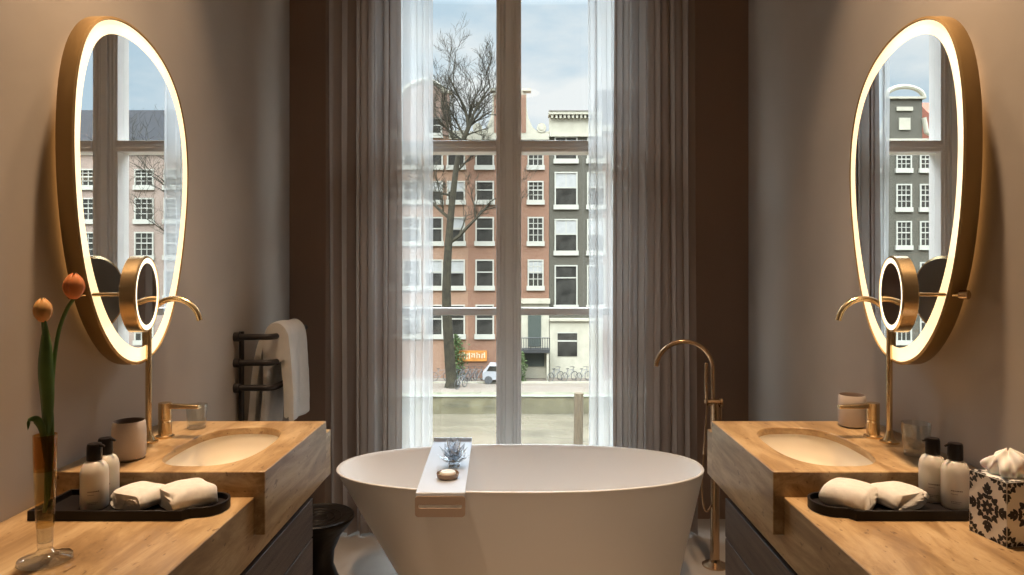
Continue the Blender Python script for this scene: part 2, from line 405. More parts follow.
# ================================================================ CURTAINS
def curtain(name, m, x0, x1, y, folds, amp, seed, label, group, z0=.02, z1=3.58, xt=None, res=20, swirl=.02):
    r = random.Random(seed); nu = int(folds*res); nz = 26
    ph = [r.uniform(-.5, .5) for _ in range(8)]
    bm = B(); rows = []
    for j in range(nz+1):
        v = j/nz; z = z0+(z1-z0)*v; row = []
        for i in range(nu+1):
            u = i/nu
            wob = .35*math.sin(3.1*u*2+ph[0]*6)+.25*math.sin(7.3*u*2+ph[1]*6)
            a = 2*PI*folds*u+wob+.35*math.sin(v*2.3+u*9+ph[2]*5)
            am = amp*(.65+.35*math.sin(u*17+ph[3]*9))*(1-.35*v)
            x = x0+(x1-x0)*u+.35*amp*math.sin(2*a+.6)*.6+swirl*math.sin(v*2.6+u*5+ph[4]*6)*(1-v)*.5
            yy = y+am*math.sin(a)+.25*am*math.sin(2.3*a+ph[5]*5)
            row.append(bm.verts.new((x, yy, z)))
        rows.append(row)
    for a, c in zip(rows, rows[1:]):
        for k in range(nu): bm.faces.new((a[k], a[k+1], c[k+1], c[k]))
    # hem band
    o = obj(name, bm, m, recalc=False, angle=180, origin=((x0+x1)/2, y, z0))
    return tag(o, label, 'curtain', group)
curtain('taupe_curtain', M['linen'], -1.06, -.645, 3.74, 5.5, .045, 3, 'long taupe linen curtain to the left of the window, behind the towel and stool', None)
curtain('sheer_curtain', M['sheer'], -.84, -.49, 3.86, 5, .035, 5, 'white sheer curtain hanging just right of the left taupe drape, over the window edge', None)
curtain('sheer_curtain', M['sheer'], .385, .72, 3.86, 5, .035, 11, 'white sheer curtain over the window edge nearest the brass bath filler', None)
curtain('taupe_curtain', M['linen'], .52, .95, 3.74, 5.5, .045, 9, 'long taupe linen curtain hanging behind the brass bath filler', None)

# ================================================================ VANITIES
SIDE = {-1: 'left', 1: 'right'}
NEAR = {-1: 'beside the tulip vase', 1: 'beside the patterned tissue box'}
def vanity(s):
    far = {-1: 'on the tulip side of the bath', 1: 'on the brass bath filler side'}[s]
    t = thing('stone_countertop', 'honey travertine countertop with raised oval sink block %s' % far, 'countertop', (s*1.05, 1.6, .65), 'travertine countertops')
    b = B()
    prism(b, [(.55, .65), (2.756, .65), (2.756, .828), (2.586, .828), (2.586, .719), (1.959, .719), (1.959, .828), (.55, .828)], 'x', s*.757, s*1.339)
    o = obj('base_slab', b, M['trav'], t, bevel=.003)
    # raised block with an oval opening
    x0, x1, y0, y1, z0, z1 = s*.727, s*1.339, 1.96, 2.585, .72, .90
    cx, cy, a, bb = s*.963, 2.25, .145, .235
    N = 64
    hole = superell(cx, cy, a, bb, 2.7, N)
    def to_rect(px, py):
        dx, dy = px-cx, py-cy
        lx, hx = (min(x0, x1)-cx), (max(x0, x1)-cx); ly, hy = y0-cy, y1-cy
        k = 1e9
        if dx > 1e-9: k = min(k, hx/dx)
        if dx < -1e-9: k = min(k, lx/dx)
        if dy > 1e-9: k = min(k, hy/dy)
        if dy < -1e-9: k = min(k, ly/dy)
        return cx+dx*k, cy+dy*k
    rect = [list(to_rect(*h)) for h in hole]
    for (ex, ey) in ((x0, y0), (x0, y1), (x1, y0), (x1, y1)):
        i = min(range(N), key=lambda q: (rect[q][0]-ex)**2+(rect[q][1]-ey)**2); rect[i] = [ex, ey]
    b = B()
    rings = [[(p[0], p[1], z0) for p in rect], [(p[0], p[1], z1) for p in rect], [(p[0], p[1], z1) for p in hole], [(p[0], p[1], z1-.024) for p in hole],
             ]
    loft(b, rings, cap0=False)
    obj('sink_block', b, M['trav'], t, angle=25, bevel=.0025)
    b = B()
    def R(sc_, z): return [(p[0], p[1], z) for p in superell(cx, cy, a*sc_+.004, bb*sc_+.004, 2.7, N)]
    prof = [(1.0, z1-.024), (.985, z1-.06), (.95, z1-.10), (.86, z1-.13), (.68, z1-.148), (.4, z1-.156), (.12, z1-.16)]
    loft(b, [R(1.12, z1-.0245)]+[R(q, z) for q, z in prof], cap1=True)
    bs = obj('basin', b, M['basin'], t, recalc=True)
    b = B(); lathe(b, [(0, .004), (.018, .004), (.022, .001), (.022, 0)], (cx, cy, z1-.158), 24); obj('drain', b, M['gold'], bs)
    # cabinet under the slab
    c = thing('drawer_cabinet', 'dark wood drawer cabinet under the travertine counter %s' % far, 'cabinet', (s*1.05, 1.5, .15), 'dark wood drawer cabinets')
    b = B(); box(b, s*.79, s*1.339, .6, 2.50, .13, .635); box(b, s*.80, s*1.339, .6, 2.48, .635, .649); obj('carcass', b, M['recess'], c, bevel=.002)
    for (ya, yb) in ((1.56, 2.515), (.60, 1.552)):
        for (za, zb) in ((.493, .634), (.315, .487), (.13, .309)):
            b = B(); box(b, s*.757, s*.789, ya, yb, za, zb); d = obj('drawer', b, M['wood'], c, bevel=.002)
vanity(-1); vanity(1)

# ================================================================ WALL MIRRORS
def mirror_outline(N=96):
    pts = [(1.943,2.13),(1.99,2.192),(2.062,2.237),(2.151,2.256),(2.266,2.242),(2.35,2.215),(2.428,2.174),(2.507,2.10),(2.547,2.01),(2.568,1.864),(2.564,1.769),(2.543,1.637),(2.514,1.507),(2.478,1.38),(2.42,1.272),(2.34,1.198),(2.225,1.165),(2.108,1.215),(2.01,1.327),(1.952,1.463),(1.925,1.604),(1.908,1.743),(1.902,1.881),(1.911,2.021)]
    P = [Vector((y, z)) for y, z in pts]; n = len(P); out = []
    for _ in range(2):
        P = [P[i]*.5+(P[i-1]+P[(i+1) % n])*.25 for i in range(n)]
    c = sum(P, Vector((0, 0)))/n
    P = [c+Vector(((q-c).x*1.034, (q-c).y*1.052-.006)) for q in P]
    for i in range(n):
        p0, p1, p2, p3 = P[i-1], P[i], P[(i+1) % n], P[(i+2) % n]
        for k in range(4):
            t = k/4
            out.append(.5*((2*p1)+(p2-p0)*t+(2*p0-5*p1+4*p2-p3)*t*t+(3*p1-p0-3*p2+p3)*t**3))
    return out
def offset(outl, d):
    n = len(outl); out = []
    c = sum(outl, Vector((0, 0)))/n
    for i, p in enumerate(outl):
        tg = (outl[(i+1) % n]-outl[i-1]).normalized(); nr = Vector((tg.y, -tg.x))
        if nr.dot(c-p) < 0: nr = -nr
        dd = d(p-c) if callable(d) else d
        out.append(p+nr*dd)
    return out
def wall_mirror(s):
    out = mirror_outline()
    where = {-1: 'above the sink beside the tulips', 1: 'above the sink on the tissue box side'}[s]
    t = thing('wall_mirror', 'egg-shaped gold rimmed mirror with glowing edge %s' % where, 'mirror', (s*1.3, 2.23, 1.7), 'lit wall mirrors')
    X = lambda p, x: (s*x, p.x, p.y)
    o0 = out; o1 = offset(out, .007); o2 = offset(out, .016)
    wd = lambda v: .034+.012*max(0, v.normalized().x)+.020*abs(v.normalized().y)**3
    o3 = offset(out, wd)
    bk = offset(out, .012)
    b = B()
    loft(b, [[X(p, 1.270) for p in bk], [X(p, 1.288) for p in offset(out, .004)], [X(p, 1.284) for p in o0], [X(p, 1.240) for p in o0], [X(p, 1.236) for p in o1], [X(p, 1.240) for p in offset(out, .010)]])
    obj('casing', b, M['casing'], t, angle=50)
    b = B(); loft(b, [[X(p, 1.240) for p in offset(out, .010)], [X(p, 1.2385) for p in o3]]); obj('light_ring', b, M['ring'], t)
    b = B(); loft(b, [[X(p, 1.2386) for p in o3], [X(p, 1.2386) for p in offset(out, .15)]], cap1=True); obj('mirror_glass', b, M['mirror'], t, flat=True)
    hb = offset(out, .11)
    b = B(); loft(b, [[X(p, 1.339) for p in hb], [X(p, 1.275) for p in hb]])
    obj('mounting_frame', b, M['blackmetal'], t)
    h0 = offset(out, .085); h1 = offset(out, .105)
    b = B(); loft(b, [[X(p, 1.330) for p in h1], [X(p, 1.330) for p in h0], [X(p, 1.312) for p in h0], [X(p, 1.312) for p in h1]]); obj('halo_strip', b, M['halo'], t)
    b = B(); r0 = [X(p, 1.276) for p in offset(out, .010)]; vs = [b.verts.new(q) for q in r0]; b.faces.new(vs)
    obj('backing_plate', b, M['blackmetal'], t, flat=True)
wall_mirror(-1); wall_mirror(1)

def magnifier(s):
    where = {-1: 'behind the tulip blooms', 1: 'above the water glass'}[s]
    c = Vector((s*1.14, 2.105, 1.402)); a = math.radians(12)
    nrm = Vector((-s*math.cos(a), math.sin(a), 0))           # faces the room, turned a little to the window
    t = thing('magnifying_mirror', 'small round lit gold magnifying mirror on an arm %s' % where, 'mirror', (s*1.27, 1.945, 1.407), 'small magnifying mirrors')
    u = Vector((0, 0, 1)).cross(nrm).normalized(); up = Vector((0, 0, 1)); r = .117
    def ring(rad, d, N=48): return [c+nrm*d+(u*math.cos(2*PI*k/N)+up*math.sin(2*PI*k/N))*rad for k in range(N)]
    b = B(); loft(b, [ring(r-.008, -.046), ring(r, -.042), ring(r, -.004), ring(r-.003, 0), ring(r-.006, 0), ring(r-.006, -.003)])
    obj('housing', b, M['gold'], t)
    b = B(); loft(b, [ring(r-.008, -.0461), ring(.03, -.0462)], cap1=True); obj('back_cap', b, M['dark_bronze'], t)
    b = B(); loft(b, [ring(r-.006, -.002), ring(r-.022, -.002)]); obj('light_ring', b, M['ring_small'], t)
    b = B(); loft(b, [ring(r-.022, -.0022)], cap1=True); obj('mirror_glass', b, M['mirror'], t, flat=True)
    j = Vector((s*1.268, 1.948, 1.407)); e = c-nrm*.046
    b = B(); tube(b, [j, e+Vector((0, 0, -.001))], .0055, 12); obj('arm', b, M['gold'], t)
    d = (e-j).normalized()
    b = B(); tube(b, [j-d*.012, j-d*.010, j+d*.012, j+d*.014], [.010, .013, .013, .010], 20); obj('knuckle', b, M['bronze'], t)
    b = B(); tube(b, [e-d*.02, e+d*.0], .011, 16); obj('pivot', b, M['bronze'], t)
magnifier(-1); magnifier(1)

# ================================================================ BASIN TAPS
def tap(s):
    where = {-1: 'of the sink beside the tulips', 1: 'of the sink on the tissue box side'}[s]
    t = thing('basin_tap', 'tall slim gold gooseneck tap behind the basin %s' % where, 'tap', (s*1.233, 2.29, .90), 'gold basin taps')
    x, y = s*1.233, 2.28
    R = .086; zc = 1.5-(324.5-262)*y/F
    pts = [(x, y, .90), (x, y, 1.1), (x, y, zc)]+[(x-s*R*(1-math.cos(q)), y, zc+R*math.sin(q)) for q in [PI*k/20 for k in range(1, 20)]]
    b = B(); tube(b, pts, .0095, 16); obj('spout', b, M['gold'], t)
    b = B(); lathe(b, [(0, 0), (.030, 0), (.030, .004), (.020, .008), (.013, .022), (.0095, .04)], (x, y, .90), 28); obj('base_flange', b, M['gold'], t)
    hx, hy = s*1.212, 2.345
    t2 = thing('tap_handle', 'gold single lever handle beside the gooseneck tap %s' % where, 'tap handle', (hx, hy, .90), 'gold tap handles')
    b = B(); lathe(b, [(0, 0), (.030, 0), (.030, .006), (.022, .010), (.021, .055), (.0195, .057), (.0195, .060), (.021, .062), (.021, .118), (.0, .118)], (hx, hy, .90), 28); obj('body', b, M['gold'], t2)
    b = B(); prism(b, [(hx, .999), (hx-s*.118, .999), (hx-s*.118, 1.010), (hx, 1.016)], 'y', hy-.011, hy+.011); obj('lever', b, M['gold'], t2, bevel=.002)
tap(-1); tap(1)

# ================================================================ CUPS AND GLASSES
def cup(x, y, label):
    b = B(); lathe(b, [(0, .0), (.036, 0), (.045, .006), (.0475, .03), (.0475, .09), (.045, .110), (.0425, .116), (.040, .112), (.041, .09), (.041, .02), (0, .014)], (x, y, .9005), 36)
    for f in b.faces:
        c = f.calc_center_median()
        if math.hypot(c.x-x, c.y-y) < .0412 and c.z > .912: f.material_index = 1
    tag(obj('toothbrush_cup', b, [M['cup'], M['cup_in']], origin=(x, y, .9005)), label, 'cup', 'taupe bathroom cups')
cup(-1.19, 2.09, 'taupe ceramic cup next to the gold tap and behind the two lotion bottles')
cup(1.215, 2.50, 'taupe ceramic cup at the window end of the sink, past the tap handle')
def glass(x, y, r, h, label):
    b = B(); lathe(b, [(0, 0), (r*.82, 0), (r*.86, .003), (r, h), (r-.002, h), (r*.86-.003, .012), (0, .010)], (x, y, .9005), 36)
    tag(obj('water_glass', b, M['tumbler_glass'], origin=(x, y, .9005)), label, 'glass')
glass(-1.165, 2.475, .036, .085, 'clear water glass beyond the lever handle near the towel rail')
glass(1.235, 2.13, .042, .10, 'clear water glass behind the pair of lotion bottles by the patterned box')

# ================================================================ TRAYS WITH TOILETRIES
TZ0 = .8285
def tray(s, label):
    # outline from above: rectangle with a stepped-in half round end towards the room
    def outl(i):
        x0, x1, ya, yb = 1.275-i, .875, 1.775+i, 1.950-i
        pts = [(x0, ya), (x1-.0, ya), (x1-.004, ya+.010), (x1-.012, ya+.020), (x1-.028, ya+.024)]
        yc = (ya+yb)/2; r = (yb-ya)/2-.024
        for k in range(1, 20):
            q = -PI/2+PI*k/20
            pts.append((x1-.03-r*.86*math.cos(q), yc+r*math.sin(q)))
        pts += [(x1-.028, yb-.024), (x1-.012, yb-.020), (x1-.004, yb-.010), (x1, yb), (x0, yb)]
        return [(s*p[0], p[1]) for p in pts]
    b = B(); o, i = outl(0), outl(.007)
    loft(b, [[(x, y, TZ0) for x, y in o], [(x, y, TZ0+.026) for x, y in o], [(x, y, TZ0+.026) for x, y in i], [(x, y, TZ0+.010) for x, y in i]], cap0=True, cap1=True)
    tag(obj('vanity_tray', b, M['black'], origin=(s*1.08, 1.86, TZ0), bevel=.001), label, 'tray', 'black vanity trays')
tray(-1, 'black lacquered tray with one rounded end lying behind the tulip vase')
tray(1, 'black lacquered tray with one rounded end lying beside the patterned tissue box')
TT = TZ0+.0105
def lotion(x, y, s, label):
    t = thing('lotion_bottle', label, 'bottle', (x, y, TT), 'lotion bottles')
    r = .034
    b = B(); lathe(b, [(0, .0), (r-.004, 0), (r-.001, .003), (r, .008), (r, .095), (r-.002, .108), (r-.008, .120), (r-.017, .127), (.014, .129), (0, .129)], (x, y, TT), 40); bo = obj('bottle_body', b, M['bottle'], t)
    b = B(); lathe(b, [(0, .1285), (.0185, .1285), (.0190, .131), (.0185, .166), (.0165, .172), (.0, .173)], (x, y, TT), 28)
    tube(b, [(x, y, TT+.168), (x+s*-.022, y-.004, TT+.1685), (x+s*-.031, y-.006, TT+.166)], [.0055, .004, .003], 10); obj('pump_cap', b, M['pump'], t)
    # printed lines curved on the front
    b = B()
    base = math.atan2(-y, -x)+.1*s
    rr = random.Random(4)
    for row, (zz, hh, wspan) in enumerate(((.050, .0032, .55), (.042, .0016, .35), (.022, .0014, .5), (.018, .0014, .42))):
        a = base-.38
        while a < base-.38+wspan*1.3:
            w_ = rr.uniform(.04, .1)
            q = [(x+(r+.0003)*math.cos(k), y+(r+.0003)*math.sin(k)) for k in (a, a+w_)]
            vs = [b.verts.new((q[0][0], q[0][1], TT+zz)), b.verts.new((q[1][0], q[1][1], TT+zz)), b.verts.new((q[1][0], q[1][1], TT+zz+hh)), b.verts.new((q[0][0], q[0][1], TT+zz+hh))]
            b.faces.new(vs); a += w_+.025
    obj('printed_label', b, M['ink'], bo, flat=True)
    for ch in bo.children: ch.matrix_parent_inverse = Matrix()
lotion(-1.144, 1.846, -1, 'milky lotion bottle with black pump, the one standing closer to the tulip vase')
lotion(-1.150, 1.905, -1, 'milky lotion bottle with black pump, between its twin and the washcloths beside the tulips')
lotion(1.178, 1.850, 1, 'milky lotion bottle with black pump, the one next to the patterned tissue box')
lotion(1.150, 1.905, 1, 'milky lotion bottle with black pump, standing before the water glass behind its twin')

def ribbon_outline(path, th):
    """closed outline around a centre line of constant thickness, round ends"""
    P = catmull([Vector((p[0], p[1], 0)) for p in path], 8); L, R = [], []
    for i, p in enumerate(P):
        d = (P[min(i+1, len(P)-1)]-P[max(i-1, 0)]).normalized(); n = Vector((-d.y, d.x, 0))
        L.append(p+n*th/2); R.append(p-n*th/2)
    d1 = (P[-1]-P[-2]).normalized(); d0 = (P[0]-P[1]).normalized()
    return [(q.x, q.y) for q in L]+[(P[-1]+d1*th*.4).to_tuple()[:2]]+[(q.x, q.y) for q in reversed(R)]+[(P[0]+d0*th*.4).to_tuple()[:2]]
def washcloth(cx, cy, z, rot, w, l, h, label, tilt=0, seed=0):
    """a face cloth folded over itself: the fold cross-section swept across its width"""
    th = h/3.9
    hw = w/2
    path = [(-hw*.75, th*.62), (0, th*.58), (hw*.80, th*.62), (hw*1.0, th*1.55), (hw*.8, h-th*.62), (0, h-th*.45), (-hw*.8, h-th*.6), (-hw*1.02, h*.5), (-hw*.9, th*.6)]
    # spiral: inner leaf, over the top, round the back
    path = [(hw*.72, th*1.75), (-hw*.2, th*1.7), (-hw*.72, th*1.65), (-hw*.86, th*1.1), (-hw*.6, th*.55), (0, th*.5), (hw*.75, th*.55), (hw*.98, th*1.5), (hw*.80, h-th*.55), (0, h-th*.42), (-hw*.75, h-th*.6), (-hw*1.0, h-th*1.5)]
    ol = ribbon_outline(path, th); N = 14; rings = []
    for j in range(N+1):
        v = j/N-.5; k = (1-(abs(v)*2)**10*.06); rings.append([])
        for (x, zz) in ol:
            nx = noise.noise(Vector((x*22, v*4, zz*25+seed)))*.002
            y = v*l+.004*math.sin(zz*90+x*30)
            zs = zz*k*(1-.12*(2*v)**2*(1 if zz > h*.5 else 0))+nx
            rings[-1].append((x*k+nx, y, zs))
    Rm = Matrix.Translation((cx, cy, z))@Matrix.Rotation(rot, 4, 'Z')@Matrix.Rotation(tilt, 4, 'Y')
    rings = [[(Rm@Vector(p)) for p in r] for r in rings]
    b = B(); loft(b, rings, cap0=True, cap1=True)
    zmin = min(v.co.z for v in b.verts)
    for v in b.verts: v.co.z += z-zmin+.0005
    bmesh.ops.triangulate(b, faces=[f for f in b.faces if len(f.verts) > 4])
    tag(obj('folded_washcloth', b, M['terry'], origin=(cx, cy, z), angle=60), label, 'washcloth', 'folded white washcloths')
for s in (-1, 1):
    nm = {-1: 'by the tulips', 1: 'by the patterned box'}[s]
    washcloth(s*.900, 1.862, TT, (-.80 if s < 0 else PI+.80), .125, .112, .058, 'folded white washcloth nearer the rounded end of the tray %s' % nm, tilt=0, seed=1+s)
    washcloth(s*1.028, 1.866, TT, (-.40 if s < 0 else PI+.40), .118, .10, .050, 'folded white washcloth between its twin and the lotion bottles %s' % nm, seed=5+s)

# ================================================================ VASE WITH TULIPS
VX, VY, VZ = -1.062, 1.535, .8285
t = thing('bud_vase', 'slender glass vase with amber upper half and round clear foot', 'vase', (VX, VY, VZ))
b = B(); lathe(b, [(0, 0), (.050, 0), (.055, .004), (.053, .010), (.036, .016), (.020, .022), (.014, .030), (.0155, .040), (.0175, .10), (0.0172, .10), (.0145, .045), (.0, .040)], (VX, VY, VZ), 40); obj('clear_foot', b, M['vglass'], t)
b = B(); lathe(b, [(.0222, .205), (.0230, .24), (.0235, .285), (.0215, .285), (.0210, .24), (.0202, .205)], (VX, VY, VZ), 40, close=True); obj('amber_tube', b, M['amber'], t)
b = B(); lathe(b, [(.0175, .08), (.0205, .15), (.0222, .205), (.0202, .205), (.0185, .15), (.0155, .08)], (VX, VY, VZ), 40, close=True); obj('pale_tube', b, M['pale_amber'], t)
def tulip(pts, mpetal, head_r, head_h, lean, label, leaves):
    base = pts[0]; P = catmull(pts, 10)
    t = thing('tulip', label, 'tulip', base, 'tulips in the amber vase')
    b = B(); tube(b, P, [.0042]*len(P), 10); obj('stem', b, M['stem'], t)
    top = P[-1]; ax = (P[-1]-P[-4]).normalized(); ax = (ax+Vector(lean)).normalized()
    q = Vector((0, 0, 1)).rotation_difference(ax).to_matrix()
    for k in range(6):
        b = B(); a0 = 2*PI*k/6+(.3 if k % 2 else 0); ro = 1.0 if k % 2 else .93; rows = []
        for i in range(11):
            v = i/10; rr = head_r*ro*max(.06, math.sin(PI*(v*.93+.05))**.62); row = []
            half = .72*(1 if v < .75 else max(.15, 1-((v-.75)/.25)**2*.8))
            for j in range(9):
                u = (j/8-.5)*2; an = a0+u*half*1.15
                p = Vector((math.cos(an)*rr*(1+.05*(1-abs(u))), math.sin(an)*rr*(1+.05*(1-abs(u))), head_h*v*(1-.05*abs(u))))
                row.append(b.verts.new(top+q@p))
            rows.append(row)
        for r0, r1 in zip(rows, rows[1:]):
            for j in range(8): b.faces.new((r0[j], r0[j+1], r1[j+1], r1[j]))
        o = obj('petal', b, mpetal, t, recalc=False, angle=80); sm = o.modifiers.new('thick', 'SOLIDIFY'); sm.thickness = .0012
    for (lp, wmax, side) in leaves:
        LP = catmull(lp, 10); b = B(); rows = []
        for i, p in enumerate(LP):
            v = i/(len(LP)-1); wd = wmax*math.sin(PI*min(1, v*.94+.06))**.8
            d = (LP[min(i+1, len(LP)-1)]-LP[max(i-1, 0)]).normalized(); sd = Vector(side); sd = (sd-d*sd.dot(d)).normalized(); nn = d.cross(sd)
            rows.append([b.verts.new(p+sd*u*wd+nn*(abs(u)**1.5)*wd*.7) for u in (-1, -.5, 0, .5, 1)])
        for r0, r1 in zip(rows, rows[1:]):
            for j in range(4): b.faces.new((r0[j], r0[j+1], r1[j+1], r1[j]))
        o = obj('leaf', b, M['stem'], t, recalc=False, angle=80); sm = o.modifiers.new('thick', 'SOLIDIFY'); sm.thickness = .0010
def px(x, y, Y): return (((x-519)*Y/F), Y, 1.5-(y-262)*Y/F)
tulip([px(46, 505, 1.535), px(47, 460, 1.533), px(47, 420, 1.53), px(45.5, 370, 1.53), px(43.5, 322, 1.53)], M['petal2'], .0190, .055, (0, 0, .3),
      'pale orange tulip with a broad upright leaf, the shorter bloom in the amber vase', [([px(46, 450, 1.53), px(46, 405, 1.525), px(44, 372, 1.52), px(44.5, 345, 1.52), px(45, 318, 1.525)], .0155, (1, .3, 0)),
       ([px(45.5, 462, 1.53), px(43, 432, 1.52), px(37, 421, 1.51), px(31, 421, 1.505), px(28, 430, 1.50)], .0085, (.5, .2, 1))])
tulip([px(44.5, 512, 1.542), px(49.5, 470, 1.545), px(51, 425, 1.545), px(53, 375, 1.55), px(58, 335, 1.55), px(66, 311, 1.55), px(73.5, 299, 1.55)], M['petal'], .0220, .060, (-.5, 0, .6),
      'orange tulip on the curving stem reaching towards the gold mirror edge', [([px(49, 500, 1.540), px(50, 455, 1.535), px(51, 425, 1.535), px(52, 398, 1.535)], .006, (1, .3, 0))])

# ================================================================ TISSUE BOX
def tissue_box():
    c0 = Vector((1.146, 1.609, TZ0)); a = math.radians(-9)   # near corner, rotation
    dx = Vector((math.cos(.17*1), math.sin(.17*1)*1, 0)); dy = Vector((-math.sin(.17), math.cos(.17), 0))
    W_, D_, H_ = .125, .108, .152
    t = thing('tissue_box', 'white tissue box with black floral damask pattern beside the tray', 'tissue box', (c0.x+.05, c0.y+.06, TZ0))
    P = lambda u, v, z: c0+dx*u+dy*v+Vector((0, 0, z))
    b = B(); bw = .004
    v = [b.verts.new(P(*q)) for q in ((0,0,0),(W_,0,0),(W_,D_,0),(0,D_,0),(0,0,H_),(W_,0,H_),(W_,D_,H_),(0,D_,H_))]
    for f in ((0,3,2,1),(0,1,5,4),(1,2,6,5),(2,3,7,6),(3,0,4,7)): b.faces.new([v[i] for i in f])
    N = 24; hole = [(W_/2+.034*math.cos(2*PI*k/N), D_/2+.028*math.sin(2*PI*k/N)) for k in range(N)]
    hv = [b.verts.new(P(x, y, H_)) for x, y in hole]; hv2 = [b.verts.new(P(x, y, H_-.01)) for x, y in hole]
    for k in range(N): b.faces.new((hv[k], hv[(k+1) % N], hv2[(k+1) % N], hv2[k]))
    cr = {0: 6, 6: 7, 12: 4, 18: 5}
    cor = [v[6], v[7], v[4], v[5]]
    for qd in range(4):
        c = cor[qd]
        for k in range(6): b.faces.new((c, hv[(qd*6+k) % N], hv[(qd*6+k+1) % N]))
        b.faces.new((c, cor[(qd+1) % 4], hv[(qd*6+6) % N]))
    # motif faces
    def motif(Pf, cu, cv, R_, n=8, rot=0, clip=None):
        def petal(cu, cv, ang, l, w_):
            pts = []
            for k in range(14):
                q = 2*PI*k/14; u = l*(.5+.5*math.cos(q)); vv = w_*math.sin(q)*(1-.35*math.cos(q))
                pts.append((cu+u*math.cos(ang)-vv*math.sin(ang), cv+u*math.sin(ang)+vv*math.cos(ang)))
            if clip:
                pts = [(min(max(p[0], clip[0]), clip[1]), min(max(p[1], clip[2]), clip[3])) for p in pts]
                xs = [p[0] for p in pts]; ys = [p[1] for p in pts]
                if max(xs)-min(xs) < .0012 or max(ys)-min(ys) < .0012: return
            f = b.faces.new([b.verts.new(Pf(*p)) for p in pts]); f.material_index = 1
        for k in range(n):
            a_ = 2*PI*k/n+rot
            ca, sa = math.cos(a_), math.sin(a_)
            petal(cu+.06*R_*ca, cv+.06*R_*sa, a_, .30*R_, .085*R_)
            if k % 2 == 0:
                petal(cu+.36*R_*ca, cv+.36*R_*sa, a_, .26*R_, .05*R_)
                petal(cu+.74*R_*ca, cv+.74*R_*sa, a_, .36*R_, .11*R_)
                for dr, sp, l_ in ((.40, 1.05, .30), (.60, .85, .34), (.74, .60, .28)):
                    for sg in (-1, 1): petal(cu+dr*R_*ca, cv+dr*R_*sa, a_+sg*sp, l_*R_, .085*R_)
            else:
                petal(cu+.42*R_*ca, cv+.42*R_*sa, a_, .30*R_, .10*R_)
                for sg in (-1, 1): petal(cu+.40*R_*ca, cv+.40*R_*sa, a_+sg*.9, .22*R_, .07*R_)
    e = .0004
    left = lambda u, z: c0+dy*u-dx*e+Vector((0, 0, z))
    front = lambda u, z: c0+dx*u-dy*e+Vector((0, 0, z))
    top = lambda u, v_: P(u, v_, H_+e)
    for Pf, L in ((left, D_), (front, W_)):
        cl = (.001, L-.001, .001, H_-.001)
        motif(Pf, L/2, H_/2, .056, clip=cl)
        for cu, cv in ((0, 0), (L, 0), (0, H_), (L, H_)): motif(Pf, cu, cv, .046, clip=cl)
    for cu, cv in ((0, 0), (W_, 0), (0, D_), (W_, D_)): motif(top, cu, cv, .045, clip=(.001, W_-.001, .001, D_-.001))
    obj('box', b, [M['tb_white'], M['tb_black']], t, flat=True, recalc=False)
    # tissue pulled up through the slot
    b = B(); rings = []
    c = P(W_/2, D_/2, 0)
    for i in range(17):
        v_ = i/16; z = c.z+H_-.012+.070*v_
        rr = (.018+.026*math.sin(PI*min(1, v_*1.05))**.8)*(1 if v_ < .8 else 1-((v_-.8)/.2)**2*.75)
        ring = []
        for k in range(60):
            a_ = 2*PI*k/60
            rad = rr*(1+.20*math.sin(5*a_+v_*2)+.12*math.sin(9*a_-v_*4)+.06*math.sin(17*a_+v_*6))
            ring.append((c.x+rad*math.cos(a_)-.004*v_, c.y+rad*math.sin(a_), z+.008*math.sin(4*a_+1)*v_))
        rings.append(ring)
    loft(b, rings, cap1=True); obj('tissue', b, M['tissue'], t, angle=180)
tissue_box()

# ================================================================ BATHTUB
TC = (0.004, 3.215)
def tub():
    t = thing('bathtub', 'freestanding oval white bathtub with sloping sides before the window', 'bathtub', (TC[0], TC[1], 0))
    N = 96
    def ring(z, grow=0.0):
        v = z/.546; lx = -.53-(.85-.53)*v; rx = .735+(.86-.735)*v
        bb = .285+(.378-.285)*v; cx = (lx+rx)/2; a = (rx-lx)/2
        return [(x, y, z) for x, y in superell(cx, TC[1], a+grow, bb+grow, 2.25, N)]
    outer = [ring(0, -.012), ring(.006, -.002)]+[ring(.02+.52*k/14) for k in range(15)]+[ring(.543, .0005), ring(.5462, -.003), ring(.5462, -.010)]
    inner = [ring(.543, -.0145), ring(.53, -.017), ring(.46, -.025), ring(.38, -.034), ring(.30, -.045), ring(.23, -.062), ring(.18, -.09), ring(.15, -.14), ring(.14, -.19)]
    inner = [[(p[0], p[1], p[2]) for p in r] for r in inner]
    b = B(); loft(b, outer+inner, cap0=True, cap1=True); obj('tub_shell', b, M['tub'], t, angle=70)
    b = B(); lathe(b, [(0, .006), (.028, .006), (.034, .002), (.034, 0)], (.3, TC[1], .1405), 28); obj('drain', b, M['bronze'], t)
tub()
# bath caddy laid across the rim
t = thing('bath_caddy', 'pale grey board laid across the bathtub with a slotted folded front end', 'bath tray', (-.335, 3.2, .55))
b = B()
def shear(p): return (p[0]-.026*((p[1]-2.82)/.78), p[1], p[2])
bm = b; x0, x1 = -.424, -.222; zt = .5475
ya, yb = 2.815, 3.625
# plate with bent-down front: profile in YZ
prof = [(yb, zt+.024), (yb+.006, zt+.022), (yb+.006, zt), (yb, zt), (ya-.0, zt), (ya, zt-.034), (ya-.007, zt-.034), (ya-.007, zt+.004), (ya-.004, zt+.007), (yb-.014, zt+.007), (yb-.010, zt+.024)]
prism(b, prof, 'x', x0, x1)
for v in b.verts: v.co = shear(v.co)
obj('board', b, M['caddy'], t, bevel=.0012)
